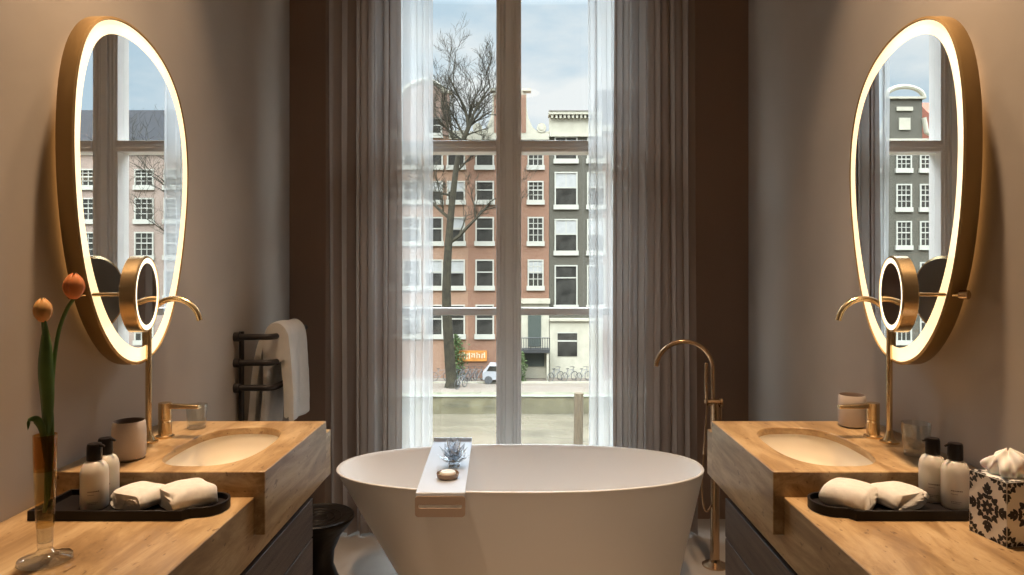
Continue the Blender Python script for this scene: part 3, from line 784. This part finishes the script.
# front loop with slot
b = B()
def rrect(x0, x1, z0, z1, r, n=6, top_sq=False):
    pts = []
    for (cx, cz, a0) in ((x1-r, z0+r, -PI/2), (x1-r, z1-r, 0), (x0+r, z1-r, PI/2), (x0+r, z0+r, PI)):
        for k in range(n+1): q = a0+PI/2*k/n; pts.append((cx+r*math.cos(q), cz+r*math.sin(q)))
    return pts
zo0, zo1 = zt-.092, zt-.006
O = rrect(x0-.002, x1+.002, zo0, zo1, .014); I = rrect(x0+.012, x1-.012, zo0+.036, zo0+.050, .005)
ro = [(x, ya-.011, z) for x, z in O]; ri = [(x, ya-.011, z) for x, z in I]; ro2 = [(x, ya-.006, z) for x, z in O]; ri2 = [(x, ya-.006, z) for x, z in I]
loft(b, [ri2, ri, ro, ro2, ri2])
bmesh.ops.remove_doubles(b, verts=b.verts, dist=1e-6)
obj('front_handle', b, M['plate'], t, bevel=.001)
# soap dish and crystal lotus
zc = zt+.0072
b = B(); lathe(b, [(0, 0), (.036, 0), (.046, .006), (.049, .022), (.047, .024), (.043, .012), (0, .010)], (-.312, 3.0, zc), 36)
tag(obj('soap_dish', b, M['dishwood'], origin=(-.312, 3.0, zc)), 'small round brown soap dish on the bath board', 'soap dish')
b = B(); lathe(b, [(0, .0), (.03, 0), (.036, .005), (.036, .013), (.030, .019), (0, .021)], (-.312, 3.0, zc+.0105), 32)
tag(obj('soap_bar', b, M['soap'], origin=(-.312, 3.0, zc+.0105)), 'round cream soap bar lying in the small dish', 'soap')
t = thing('crystal_lotus', 'clear cut crystal lotus candle holder on the bath board behind the soap', 'ornament', (-.302, 3.17, zc))
LX, LY = -.302, 3.17
b = B(); lathe(b, [(0, 0), (.030, 0), (.026, .012), (.014, .022), (0, .024)], (LX, LY, zc), 8); obj('foot', b, M['crystal'], t, flat=True)
for n_, tilt, ln, wd, z0 in ((8, 62, .082, .026, .014), (8, 38, .100, .026, .016), (6, 14, .118, .024, .018)):
    for k in range(n_):
        a_ = 2*PI*k/n_+(.39 if n_ == 8 and tilt == 40 else 0); tl = math.radians(tilt)
        er = Vector((math.cos(a_), math.sin(a_), 0)); et = Vector((-math.sin(a_), math.cos(a_), 0))
        ax = (er*math.sin(tl)+Vector((0, 0, 1))*math.cos(tl)).normalized(); nr = (er*math.cos(tl)-Vector((0, 0, 1))*math.sin(tl))
        o_ = Vector((LX, LY, zc+z0))+er*.006
        b = B()
        ring = [o_, o_+ax*ln*.5+et*wd, o_+ax*ln, o_+ax*ln*.5-et*wd]
        vs = [b.verts.new(q) for q in ring]; f1 = b.verts.new(o_+ax*ln*.5+nr*.007); f2 = b.verts.new(o_+ax*ln*.5-nr*.005)
        for i in range(4):
            b.faces.new((vs[i], vs[(i+1) % 4], f1)); b.faces.new((vs[(i+1) % 4], vs[i], f2))
        obj('petal', b, M['crystal'], t, flat=True)

# ================================================================ BATH FILLER
def filler():
    x, y = .962, 3.385
    t = thing('bath_filler', 'tall freestanding bronze bath filler with curved spout and hand shower', 'bath tap', (x, y, 0))
    h = lambda py: 1.5-(py-262)*y/F
    R = .141; zc = h(370); zv = h(403); xp = x-.004
    pts = [(xp, y, zv), (xp, y, zc)]+[(xp-R*(1-math.cos(q)), y, zc+R*math.sin(q)) for q in [PI*k/24*1.0 for k in range(1, 24)]]
    b = B(); tube(b, pts, .0115, 18); obj('spout', b, M['bronze'], t)
    b = B(); tube(b, [(x+.006, y, 0), (x+.006, y, zv)], .0225, 24); obj('column', b, M['bronze'], t)
    b = B(); lathe(b, [(0, 0), (.062, 0), (.062, .006), (.045, .014), (.028, .022), (.0225, .036)], (x+.006, y, 0), 36); obj('base_flange', b, M['bronze'], t)
    b = B(); tube(b, [(x-.03, y, zv+.002), (x+.032, y, zv+.002)], .017, 20); tube(b, [(x+.028, y, zv+.002), (x+.040, y, zv+.002)], .024, 20)
    tube(b, [(x+.036, y, zv+.002), (x+.036, y, zv-.085)], .0045, 10); obj('mixer_lever', b, M['bronze'], t)
    b = B(); tube(b, [(x-.034, y, zv), (x-.034, y-.0, zv+.02)], .014, 16); obj('handset_cradle', b, M['bronze'], t)
    b = B(); tube(b, [(x-.034, y, zv+.0), (x-.035, y, zv+.02), (x-.037, y, zv+.06), (x-.038, y, zv+.195), (x-.038, y, zv+.20)], [.006, .009, .0085, .0085, .006], 14); obj('hand_shower', b, M['bronze'], t)
    hp = [(x-.034, y, zv-.0), (x-.042, y-.01, zv-.10), (x-.055, y-.02, zv-.25), (x-.066, y-.03, zv-.42), (x-.050, y-.03, zv-.52), (x-.015, y-.01, zv-.50), (x-.006, y, zv-.40)]
    b = B(); tube(b, catmull(hp, 10), .0048, 10); obj('shower_hose', b, M['bronze'], t)
filler()

# ================================================================ STOOL
sx, sy = -.872, 2.97
t = thing('hourglass_stool', 'black turned hourglass stool between the drawers and the bath', 'stool', (sx, sy, 0))
b = B(); lathe(b, [(0, .0), (.135, 0), (.140, .01), (.128, .06), (.088, .13), (.066, .19), (.070, .25), (.100, .32), (.140, .365), (.150, .38)], (sx, sy, 0), 48); obj('base', b, M['stool'], t)
b = B(); lathe(b, [(.150, .380), (.155, .390), (.153, .400), (.146, .404), (.138, .398), (.10, .393), (.05, .391), (0, .390)], (sx, sy, 0), 48)
for rr in (.04, .07, .10, .13): lathe(b, [(rr-.004, .391), (rr, .3965), (rr+.004, .391)], (sx, sy, 0), 48)
obj('seat', b, M['stool'], t)

# ================================================================ TOWEL RAIL + TOWEL
t = thing('towel_rail', 'black wall towel rail with three projecting bars', 'towel rail', (-1.34, 3.25, .9))
YR = 3.225
for z in (1.147, 1.025, .907):
    b = B()
    pts = [(-1.338, YR, z), (-1.20, YR, z)]+[(-1.20+.045*math.sin(q), YR+.045*(1-math.cos(q)), z) for q in [PI/2*k/6 for k in range(1, 7)]]+[(-1.155, 3.70, z)]
    tube(b, pts, .0145, 14); tube(b, [(-1.339, YR, z), (-1.315, YR, z), (-1.312, YR, z)], [.022, .022, .016], 16)
    obj('rail', b, M['blackmetal'], t)
b = B(); tube(b, [(-1.318, YR+.03, .62), (-1.318, YR+.03, 1.17)], .012, 12); obj('upright', b, M['blackmetal'], t)
def bath_towel():
    zt_ = 1.147; rings = []; Y0, Y1 = 3.262, 3.53; N = 26
    for j in range(N+1):
        v = j/N; y = Y0+(Y1-Y0)*v; wv = math.sin(v*9+.5)
        path = [(-1.088+.006*wv, .745), (-1.090+.008*wv, .86), (-1.096+.006*wv, .98), (-1.104, 1.09), (-1.112, 1.155), (-1.135, 1.19), (-1.165, 1.198), (-1.195, 1.175), (-1.207, 1.10), (-1.212+.008*wv, .95), (-1.222+.012*wv, .80), (-1.232+.014*wv, .68)]
        ol = ribbon_outline([(p[0], p[1]) for p in path], .026-.004*abs(2*v-1)**6)
        rings.append([(x+.002*noise.noise(Vector((x*30, y*30, z*30))), y+.012*math.sin(z*5+2)*(1.2-z)+.010*(1 if False else 0), z+.004*math.sin(v*6)) for x, z in ol])
    b = B(); loft(b, rings, cap0=True, cap1=True)
    # second, inner folded layer seen from the near end
    rings = []
    for j in range(N+1):
        v = j/N; y = Y0+.012+(Y1-Y0-.03)*v; wv = math.sin(v*8+2)
        path = [(-1.118+.006*wv, .76), (-1.122+.006*wv, .90), (-1.128, 1.02), (-1.130, 1.10)]
        rings.append([(x, y, z) for x, z in ribbon_outline(path, .020)])
    loft(b, rings, cap0=True, cap1=True)
    rings = []
    for j in range(N+1):
        v = j/N; y = Y0+.008+(Y1-Y0-.03)*v; wv = math.sin(v*7+1)
        path = [(-1.292+.01*wv, .68), (-1.282+.01*wv, .80), (-1.262, .95), (-1.240, 1.08), (-1.218, 1.14)]
        rings.append([(x, y, z) for x, z in ribbon_outline(path, .030)])
    loft(b, rings, cap0=True, cap1=True)
    bmesh.ops.triangulate(b, faces=[f for f in b.faces if len(f.verts) > 4])
    tag(obj('bath_towel', b, M['terry2'], origin=(-1.15, 3.42, .75), angle=60), 'white bath towel folded over the top bar of the black towel rail', 'towel')
bath_towel()

# ================================================================ OUTDOORS: canal, quay, street
FY = 55.0                                     # facade plane
GX = lambda p, Y=FY: (p-519)*Y/F
GH = lambda q, Y=FY: 1.5+(262-q)*Y/F
SZ = GH(378); QY = 47.4; WZ = -9.0
b = B(); box(b, -75, 75, 6, QY, WZ-.3, WZ); tag(obj('canal_water', b, M['water']), None, None, kind='structure')
b = B(); box(b, -75, 75, QY, QY+.8, WZ-.3, SZ-.02); box(b, -75, 75, QY+.8, FY+14, SZ-1, SZ-.02); o = obj('quay_ground', b, M['quay']); o['kind'] = 'structure'
b = B(); box(b, -75, 75, QY-.08, QY+.35, SZ-.02, SZ+.06); o = obj('quay_coping', b, M['quaycap'], bevel=.02); o['kind'] = 'structure'
b = B(); box(b, -75, 75, QY+1.6, FY+12, SZ-.02, SZ); o = obj('street', b, M['street']); o['kind'] = 'structure'
b = B(); box(b, -75, 75, QY+.35, QY+1.6, SZ-.02, SZ+.01); o = obj('verge', b, M['moss']); o['kind'] = 'structure'
b = B(); box(b, -75, 75, FY-2.4, FY-2.25, SZ, SZ+.12); o = obj('kerb', b, M['stone']); o['kind'] = 'structure'
b = B(); tube(b, [(GX(578, 38), 38, WZ-.2), (GX(578, 38)+.05, 38, GH(393, 38))], .26, 12); tag(obj('mooring_pole', b, M['pole'], origin=(GX(578, 38), 38, WZ)), 'brown wooden mooring pole standing in the canal', 'pole')

# ---- windows
_wm = {}
def window_mesh(style, wd, ht):
    k = (style, round(wd, 2), round(ht, 2))
    if k in _wm: return _wm[k]
    fr = B(); w2 = wd/2; f = .11
    box(fr, -w2, -w2+f, -.10, .02, 0, ht); box(fr, w2-f, w2, -.10, .02, 0, ht); box(fr, -w2+f, w2-f, -.10, .02, ht-f, ht)
    sill = .38 if style != 'thin' else .14
    box(fr, -w2-.08, w2+.08, -.16, .02, 0, sill)
    mid = sill+(ht-sill)*(.52 if style != 'shop' else .68)
    box(fr, -w2+f, w2-f, -.07, .02, mid-.05, mid+.05)
    if style == 'grid':
        for q in (-1/3, 1/3): box(fr, q*(w2-f)-.03, q*(w2-f)+.03, -.05, .02, sill, ht-f)
        for z in (sill+(mid-sill)*.5, mid+(ht-mid)*.45): box(fr, -w2+f, w2-f, -.05, .02, z-.03, z+.03)
    elif style == 'cross': box(fr, -.035, .035, -.05, .02, mid, ht-f)
    pn = B(); box(pn, -w2+f-.01, w2-f+.01, -.02, .01, sill-.01, ht-f+.01)
    blind = None
    if style in ('blind', 'cross'):
        pass
    me = []
    for bm, nm in ((fr, 'window'), (pn, 'pane')):
        bmesh.ops.recalc_face_normals(bm, faces=bm.faces); m = bpy.data.meshes.new(nm); bm.to_mesh(m); bm.free(); me.append(m)
    me[0].materials.append(M['wframe']); me[1].materials.append(M['pane'])
    _wm[k] = me; return me
def add_window(root, x, z0, z1, wd, style='plain', upper_blind=False):
    fr, pn = window_mesh(style, wd, z1-z0)
    o = bpy.data.objects.new('window', fr); C.objects.link(o); o.parent = root; o.location = Vector((x, FY-.01, z0))-root.location
    p_ = bpy.data.objects.new('pane', pn); C.objects.link(p_); p_.parent = o
    if upper_blind:
        bm = B(); h = z1-z0; box(bm, -wd/2+.11, wd/2-.11, -.035, -.02, h*upper_blind, h-.11); me = bpy.data.meshes.new('blind')
        bm.to_mesh(me); bm.free(); me.materials.append(M['pane_b']); q = bpy.data.objects.new('blind', me); C.objects.link(q); q.parent = o
def building(name, x0, x1, top, m, label, depth=9):
    r = thing(name, label, 'building', ((x0+x1)/2, FY, SZ), 'canal houses across the water')
    b = B(); box(b, x0, x1, FY, FY+depth, SZ-.05, top); obj('facade', b, m, r, flat=True)
    return r
def rows(root, cols, rws, wd, style='plain', blinds=()):
    for i, c in enumerate(cols):
        for j, (a, b_) in enumerate(rws):
            add_window(root, c, a, b_, wd, style, .55 if (i, j) in blinds else False)
px_rows = [(170, 141), (204.7, 181), (246, 217), (290.5, 259.5)]
R4 = [(GH(a), GH(b_)) for a, b_ in px_rows]; RG = (GH(339), GH(304.6))
# A: brick gabled house, far left of the pane
A = building('canal_house', GX(382), GX(468), GH(136), M['brick_a'], 'orange brick canal house with a curved gable behind the bare tree')
rows(A, [GX(434), GX(456), GX(412), GX(392)], R4+[RG], GX(465)-GX(447), 'plain', ((1, 1), (0, 3), (1, 3), (1, 2), (0, 1)))
b = B(); prism(b, [(GX(402), GH(136)), (GX(449), GH(136)), (GX(449), GH(95)), (GX(443), GH(90)), (GX(438), GH(85)), (GX(425), GH(80)), (GX(412), GH(85)), (GX(402), GH(95))], 'y', FY, FY+.6); gb = obj('gable', b, M['brick_d'], A, flat=True)
b = B(); tube(b, [Vector((GX(q[0]), FY-.02, GH(q[1]))) for q in ((402, 94), (408, 86), (416, 82), (425, 79), (434, 82), (441, 87), (445, 91))], .16, 8); box(b, GX(441), GX(452), FY-.15, FY+.7, GH(93), GH(91)); box(b, GX(398), GX(407), FY-.15, FY+.7, GH(93), GH(91)); obj('gable_coping', b, M['stone'], A)
b = B(); box(b, GX(444), GX(449), FY-.04, FY+.1, GH(135), GH(93)); obj('gable_quoin', b, M['brick_d'], A)
add_window(A, GX(434), GH(138), GH(118), 1.3, 'plain'); 
b = B(); box(b, GX(449), GX(468), FY-.2, FY+.5, GH(139), GH(131)); obj('cornice', b, M['stone'], A); b = B(); box(b, GX(382), GX(402), FY-.2, FY+.5, GH(139), GH(131)); obj('cornice', b, M['stone'], A)
# B: brick house with white neck gable
Bh = building('canal_house', GX(468), GX(549), GH(140), M['brick_b'], 'red brick canal house with a white scrolled neck gable behind the window mullion')
rows(Bh, [GX(510), GX(535.6)], R4, GX(543.5)-GX(527.5), 'grid', ((1, 3),))
rows(Bh, [GX(484.7)], R4+[RG], GX(494)-GX(475.5), 'plain', ((0, 0),))
b = B()
def scroll(sg):
    cx = 509.5
    pts = [(cx+sg*14, 90), (cx+sg*14, 92), (cx+sg*17, 94), (cx+sg*17, 107), (cx+sg*19, 118), (cx+sg*23, 127), (cx+sg*28, 131.5), (cx+sg*33, 132.5), (cx+sg*39.5, 131), (cx+sg*39.5, 140), (cx, 140), (cx, 90)]
    prism(b, [(GX(q[0]), GH(q[1])) for q in pts], 'y', FY-.05+(.02 if sg > 0 else 0), FY+.5)
    c = (GX(cx+sg*32), GH(128)); tube(b, [(c[0], FY-.12, c[1]), (c[0], FY+.3, c[1])], .38, 20)
    tube(b, [(c[0], FY-.16, c[1]), (c[0], FY-.1, c[1])], .2, 14)
scroll(-1); scroll(1)
box(b, GX(490), GX(496.5), FY-.25, FY+.6, GH(91.5), GH(89)); box(b, GX(522.5), GX(531), FY-.25, FY+.6, GH(91.5), GH(89))
prism(b, [(GX(498), GH(89.5)), (GX(519), GH(89.5)), (GX(516), GH(83)), (GX(509), GH(79)), (GX(501), GH(83))], 'y', FY, FY+.5)
box(b, GX(468), GX(549), FY-.2, FY+.5, GH(140), GH(134)); obj('neck_gable', b, M['stone'], Bh)
b = B(); box(b, GX(494), GX(526), FY-.08, FY+.1, GH(133), GH(95)); obj('gable_brickwork', b, M['brick_b'], Bh, flat=True)
b = B(); box(b, GX(519.5), GX(549), FY-.12, FY+.1, SZ, GH(300)); box(b, GX(517.5), GX(550), FY-.35, FY, GH(303.5), GH(298.5)); obj('stone_ground_floor', b, M['stone'], Bh, bevel=.02)
b = B(); box(b, GX(528), GX(541), FY-.2, FY-.1, GH(346), GH(310)); obj('door', b, M['doorg'], Bh)
b = B(); box(b, GX(525), GX(544), FY-.2, FY-.1, GH(366), GH(353)); obj('basement_door', b, M['doorg'], Bh)
b = B(); box(b, GX(519), GX(549), FY-1.5, FY-.1, GH(350.5), GH(347.5)); 
for k in range(14): q = GX(519+k*2.3); tube(b, [(q, FY-1.45, GH(348)), (q, FY-1.45, GH(336))], .025, 5)
tube(b, [(GX(519), FY-1.45, GH(336)), (GX(549), FY-1.45, GH(336))], .04, 6); obj('stoop_railing', b, M['iron'], Bh)
b = B(); box(b, GX(521), GX(523), FY-1.4, FY-.1, SZ, GH(350)); box(b, GX(546), GX(548), FY-1.4, FY-.1, SZ, GH(350)); obj('stoop_pier', b, M['stone'], Bh)
# C: dark brick house, cream attic
Ch = building('canal_house', GX(549.3), GX(602), GH(136), M['brick_c'], 'narrow dark grey canal house with cream cornice and white ground floor')
CR = [(GH(163.6), GH(136.5)), (GH(209.5), GH(172)), (GH(255.4), GH(219))]
for cx, w_ in ((566, 23), (596, 18)):
    for j, (a, b_) in enumerate(CR): add_window(Ch, GX(cx), a, b_, GX(cx+w_/2)-GX(cx-w_/2), 'cross', .56 if j else False)
    add_window(Ch, GX(cx), GH(309.5), GH(265), GX(cx+w_/2)-GX(cx-w_/2), 'shop')
b = B(); box(b, GX(549.3), GX(602), FY-.1, FY+.8, GH(136), GH(117.5)); box(b, GX(548.5), GX(601.9), FY-.5, FY+1, GH(115.5), GH(112.5)); box(b, GX(549.3), GX(602), FY-.25, FY+.8, GH(137), GH(134.5))
for k in range(13): q = GX(551+k*4.1); box(b, q, q+.17, FY-.42, FY-.1, GH(119), GH(115.5))
obj('attic_cornice', b, M['stone'], Ch)
b = B(); box(b, GX(548.5), GX(601.9), FY-.55, FY+1, GH(112.5), GH(111.5)); obj('cornice_cap', b, M['cornice'], Ch)
b = B(); box(b, GX(549.5), GX(602), FY-.1, FY+.1, SZ, GH(320)); box(b, GX(549.3), GX(602), FY-.3, FY+.1, GH(321), GH(318)); obj('white_ground_floor', b, M['stone'], Ch, bevel=.02)
b = B(); box(b, GX(557.5), GX(577), FY-.14, FY-.09, GH(356), GH(333)); obj('ground_window', b, M['pane'], Ch)
b = B(); box(b, GX(557.5), GX(577), FY-.18, FY-.14, GH(341.5), GH(340)); box(b, GX(557), GX(577.5), FY-.16, FY-.1, GH(333), GH(332)); obj('ground_window_bar', b, M['wframe'], Ch)
# others
def simple_house(x0, x1, top, m, label, cols, rws, wd, style, gable=None, roofm=None):
    r = building('canal_house', x0, x1, top, m, label)
    rows(r, cols, rws, wd, style, ((0, 1), (1, 0)))
    b = B(); box(b, x0, x1, FY-.3, FY+.5, top-.25, top+.15); obj('cornice', b, M['stone'], r)
    if roofm:
        b = B(); prism(b, [(FY-.2, top+.15), (FY+9, top+.15), (FY+4.5, top+4.2)], 'x', x0, x1); obj('roof', b, roofm, r, flat=True)
    b = B(); box(b, x0+.1, x1-.1, FY-.06, FY+.1, SZ, SZ+3.0); obj('plinth', b, M['stone'] if m is M['brick_c'] else m, r)
    dx = (cols[0]+cols[-1])/2
    b = B(); box(b, dx-.6, dx+.6, FY-.12, FY-.05, SZ, SZ+2.6); obj('door', b, M['doorg'], r)
    return r
RR = [(a, b_) for a, b_ in R4]
simple_house(GX(602), 13.2, GH(128), M['brick_d'], 'brown brick canal house seen faintly through the sheer by the bath filler', [8.1, 10.1, 12.0], RR+[(RG[0], RG[1])], 1.3, 'grid', roofm=M['roof'])
simple_house(13.25, 21.5, GH(125), M['brick_a'], 'wide orange brick house along the quay past the brown one', [14.6, 16.5, 18.5, 20.4], RR+[RG], 1.3, 'plain', roofm=M['roof'])
pale = simple_house(21.55, 42, GH(150), M['brick_e'], 'long pale brick house under a grey tiled roof reflected in the mirror by the tulips', [22.9+2.35*k for k in range(8)], [(GH(190), GH(169)), (GH(224), GH(198)), (GH(260), GH(232)), (GH(300), GH(270)), (GH(345), GH(312))], 1.55, 'grid', roofm=M['roof'])
simple_house(GX(310), GX(381.8), GH(120), M['brick_b'], 'red brick house next to the curved gable house, behind the left curtain', [-16, -14, -12.2], RR+[RG], 1.3, 'grid', roofm=M['roof'])
simple_house(-24.7, GX(309.8), GH(128), M['brick_d'], 'brown brick house between the red one and the tall dark gabled house', [-23.5, -21.5, -19.5, -17.9], RR+[RG], 1.25, 'plain', roofm=M['roof_o'])
dk = building('canal_house', -32.2, -24.75, GH(140), M['brick_c'], 'dark neck-gabled house with white sashes reflected in the mirror by the tissue box')
for cx in (-26.2, -28.4, -30.3):
    for (a, b_) in ((GH(173), GH(151)), (GH(212), GH(184)), (GH(250), GH(221)), (GH(292), GH(262)), (GH(345), GH(305))): add_window(dk, cx, a, b_, 1.25, 'grid')
b = B(); box(b, -29.9, -27.0, FY, FY+.5, GH(140), GH(98)); obj('gable_wall', b, M['brick_c'], dk, flat=True)
b = B(); tube(b, [(-28.45+1.55*math.cos(q), FY-.05, GH(98)+.9*math.sin(q)) for q in [PI*k/12 for k in range(13)]], .2, 8); box(b, -30.1, -26.8, FY-.2, FY+.5, GH(99), GH(97))
box(b, -28.9, -28.0, FY-.1, FY, GH(130), GH(118)); box(b, -29.1, -27.8, FY-.12, FY, GH(111), GH(107)); tube(b, [(-30.9, FY-.05, GH(137)), (-30.2, FY-.05, GH(132)), (-30.0, FY-.05, GH(118))], .2, 8); tube(b, [(-26.0, FY-.05, GH(137)), (-26.7, FY-.05, GH(132)), (-26.9, FY-.05, GH(118))], .2, 8)
box(b, -32.2, -24.75, FY-.25, FY+.4, GH(142), GH(139)); obj('gable_ornament', b, M['stone'], dk)
simple_house(-41, -32.25, GH(142), M['brick_d'], 'brown brick house with orange roof past the dark gabled house', [-39.5, -37.4, -35.4, -33.6], [(a-.5, b_-.5) for a, b_ in RR]+[RG], 1.25, 'grid', roofm=M['roof_o'])

# ---- trees
def branch(bm, p, d, L, r, depth, rr, spread=.55, up=.10):
    n = 5; pts = [p.copy()]; rad = [r]; q = p.copy(); dd = d.copy()
    for i in range(n):
        dd = (dd+Vector((rr.gauss(0, .13), rr.gauss(0, .13), rr.gauss(0, .10)+up*.5))).normalized(); q = q+dd*L/n; pts.append(q.copy()); rad.append(r*(1-.55*(i+1)/n))
    tube(bm, pts, rad, 5 if depth < 2 else 3 if depth > 2 else 4, caps=False)
    if depth >= 5: return
    for i in range(1, n+1):
        for k in range(1):
            if rr.random() < (.05 if depth < 3 else .15): continue
            ax = Vector((rr.gauss(0, 1), rr.gauss(0, .8), rr.gauss(0, .6))); ax = (ax-dd*ax.dot(dd)).normalized()
            nd = (dd*(1-spread*.6)+ax*spread*rr.uniform(.7, 1.2)+Vector((0, 0, up))).normalized()
            branch(bm, pts[i], nd, L*rr.uniform(.45, .68), max(rad[i]*.6, .013), depth+1, rr, spread, up)
def tree(label, trunk, r0, forks, seed):
    t = thing('bare_tree', label, 'tree', trunk[0])
    P = catmull(trunk, 6); n = len(P)
    b = B(); tube(b, P, [r0*(1.5 if i == 0 else 1)*(1-.62*i/(n-1)) for i in range(n)], 10); obj('trunk', b, M['bark'], t)
    rr = random.Random(seed); b = B()
    for (idx, d, L, r) in forks: branch(b, P[int(idx*(n-1))], Vector(d).normalized(), L, r, 1, rr)
    obj('branches', b, M['bark'], t, recalc=False)
TY = 51.0
T = lambda x, y, Y=TY: Vector(px(x, y, Y))
tree('tall bare tree with mossy trunk on the far quay in front of the brick houses', [T(452, 388), T(448.5, 340), T(446.5, 300), T(447.5, 262), T(450, 225), T(453.5, 190), T(458.5, 155), T(468, 128)], .42,
     [(.52, (.9, .1, .75), 4.6, .16), (.60, (-.75, 0, .8), 3.6, .14), (.70, (-.9, .1, .45), 2.6, .10), (.80, (.8, -.1, .5), 2.4, .09), (.86, (-.6, .1, 1), 3.2, .12), (.93, (.5, 0, 1), 2.8, .12), (1, (-.12, 0, 1), 4.1, .13), (1, (.45, 0, 1), 3.5, .12), (.97, (-.5, 0, .8), 2.8, .10), (1, (.1, .3, 1), 3.9, .12), (.90, (-.5, -.3, 1), 4.1, .12), (1, (.8, .1, .7), 2.2, .10), (.93, (-.9, .2, .6), 2.4, .09)], 21)
tree('bare tree further along the quay, reflected in the mirror by the tulips', [Vector((19.2, 50, SZ)), Vector((19.0, 50, SZ+5)), Vector((19.4, 50, SZ+10)), Vector((19.2, 50, SZ+14))], .38,
     [(.5, (.9, 0, .7), 6, .15), (.6, (-.8, 0, .8), 5, .14), (.75, (.7, .1, .8), 6, .12), (1, (.2, 0, 1), 7, .13), (1, (-.4, 0, 1), 6.5, .12), (.9, (.6, 0, .8), 6, .12)], 8)
# ---- bicycles, sign, car, shrub
def bicycle():
    t = thing('bicycle', 'x', 'bicycle', (0, 0, 0), 'bicycles parked on the far quay')
    def wheel(cx):
        b = B(); N = 24
        tube(b, [(cx+.34*math.cos(2*PI*k/N), 0, .36+.34*math.sin(2*PI*k/N)) for k in range(N+1)], .028, 6, caps=False)
        for k in range(8): q = 2*PI*k/8; tube(b, [(cx, 0, .36), (cx+.33*math.cos(q), 0, .36+.33*math.sin(q))], .006, 3)
        obj('wheel', b, M['tyre'], t)
    wheel(-.54); wheel(.54)
    b = B()
    for a_, c_ in (((-.54, .36), (-.1, .33)), ((-.1, .33), (.42, .85)), ((-.2, .86), (.42, .88)), ((-.1, .33), (-.2, .95)), ((-.54, .36), (-.2, .86)), ((.42, .95), (.54, .36))):
        tube(b, [(a_[0], 0, a_[1]), (c_[0], 0, c_[1])], .022, 6)
    obj('frame', b, M['bike_grey'], t)
    b = B(); tube(b, [(.30, -.28, 1.05), (.42, -.1, 1.08), (.42, .1, 1.08), (.30, .28, 1.05)], .018, 6); tube(b, [(.42, 0, .9), (.42, 0, 1.08)], .02, 6); obj('handlebar', b, M['iron'], t)
    b = B(); box(b, -.33, -.08, -.07, .07, .95, 1.0); obj('saddle', b, M['iron'], t, bevel=.02)
    return t
bk = bicycle(); first = True
spots = [(GX(459, 54), 53.5, 1.0, 'dark bicycle next to the green ivy under the orange board'), (GX(465.5, 54), 53.6, 1.0, 'bicycle second from the ivy under the orange board'), (GX(472, 54), 53.6, 1.05, 'bicycle third from the ivy under the orange board'),
         (GX(478.5, 54), 53.6, .95, 'bicycle below the orange board, closest to the white car'), (GX(556, 53), 53.6, .75, 'bicycle by the white ground floor, nearest the stoop'), (GX(570, 53), 53.6, .7, 'bicycle in the middle of the row before the white ground floor'),
         (GX(584, 53), 53.6, .75, 'bicycle before the white ground floor, nearest the sheer curtain'), (GX(461, 50.6), 50.6, 1.1, 'bicycle leaning at the foot of the bare tree'), (GX(440, 53), 53.5, .1, 'bicycle on the side of the bare tree away from the ivy')]
for (x, y, rz, lb) in spots:
    o = bk if first else copy_tree(bk); first = False
    o.location = (x, y, SZ); o.rotation_euler = (0, 0, rz); o['label'] = lb
t = thing('orange_board', 'orange painted board with pale marks on the brick house front', 'board', (GX(472), FY, GH(366)))
b = B(); box(b, GX(457.5), GX(487), FY-.14, FY-.01, GH(361), GH(350.5)); obj('panel', b, M['orange'], t)
b = B(); rr = random.Random(3)
for k in range(11):
    q = 459+k*2.5; z0_ = 359-rr.uniform(0, 2); box(b, GX(q), GX(q+1.1), FY-.17, FY-.14, GH(z0_), GH(352+rr.uniform(0, 2)))
    if k % 2: box(b, GX(q), GX(q+2.2), FY-.17, FY-.14, GH(354.6), GH(353.4))
obj('pale_marks', b, M['cream'], t)
def car():
    x0, y0 = GX(499, 52.5), 53.0
    t = thing('parked_car', 'white parked car half hidden behind the window mullion', 'car', (x0, y0, SZ))
    b = B(); prof = [(-2.0, .3), (2.0, .3), (2.02, .75), (1.8, .88), (1.05, .95), (.55, 1.42), (-1.2, 1.45), (-1.75, .98), (-2.02, .85)]
    prism(b, [(x0+u*.62, SZ+v) for u, v in prof], 'y', y0-.8, y0+.8); obj('body', b, M['carwhite'], t, bevel=.05)
    b = B(); prism(b, [(x0+u*.62, SZ+v) for u, v in ((-1.5, 1.0), (.88, 1.0), (.5, 1.36), (-1.15, 1.38))], 'y', y0-.82, y0+.82); obj('side_glass', b, M['pane'], t)
    for u in (-.8, .8):
        for yy in (-.78, .62):
            b = B(); tube(b, [(x0+u, y0+yy-.03, SZ+.31), (x0+u, y0+yy+.17, SZ+.31)], .31, 18); obj('wheel', b, M['tyre'], t)
car()
def shrub(cx, cy, z0, z1, rx, label, seed, n=420):
    rr = random.Random(seed); b = B()
    for _ in range(n):
        z = rr.uniform(z0, z1); w_ = rx*math.sin(PI*(.12+.8*(z-z0)/(z1-z0)))
        c = Vector((cx+rr.gauss(0, .5)*w_, cy+rr.uniform(-.12, .12), z)); a = Vector((rr.gauss(0, 1), rr.gauss(0, 1), rr.gauss(0, 1))).normalized(); k = a.orthogonal().normalized(); l = .13
        b.faces.new([b.verts.new(c+a*l), b.verts.new(c+k*l*.6), b.verts.new(c-a*l), b.verts.new(c-k*l*.6)])
    tag(obj('ivy_shrub', b, M['leaf'], recalc=False, flat=True, origin=(cx, cy, z0)), label, 'shrub')
shrub(GX(456.5), 54.72, SZ, GH(334), .75, 'green climbing shrub against the brick wall beside the tree trunk', 2)
shrub(GX(522), 53.3, SZ, GH(349), .35, 'small green shrub at the stoop of the white ground floor', 4, 160)
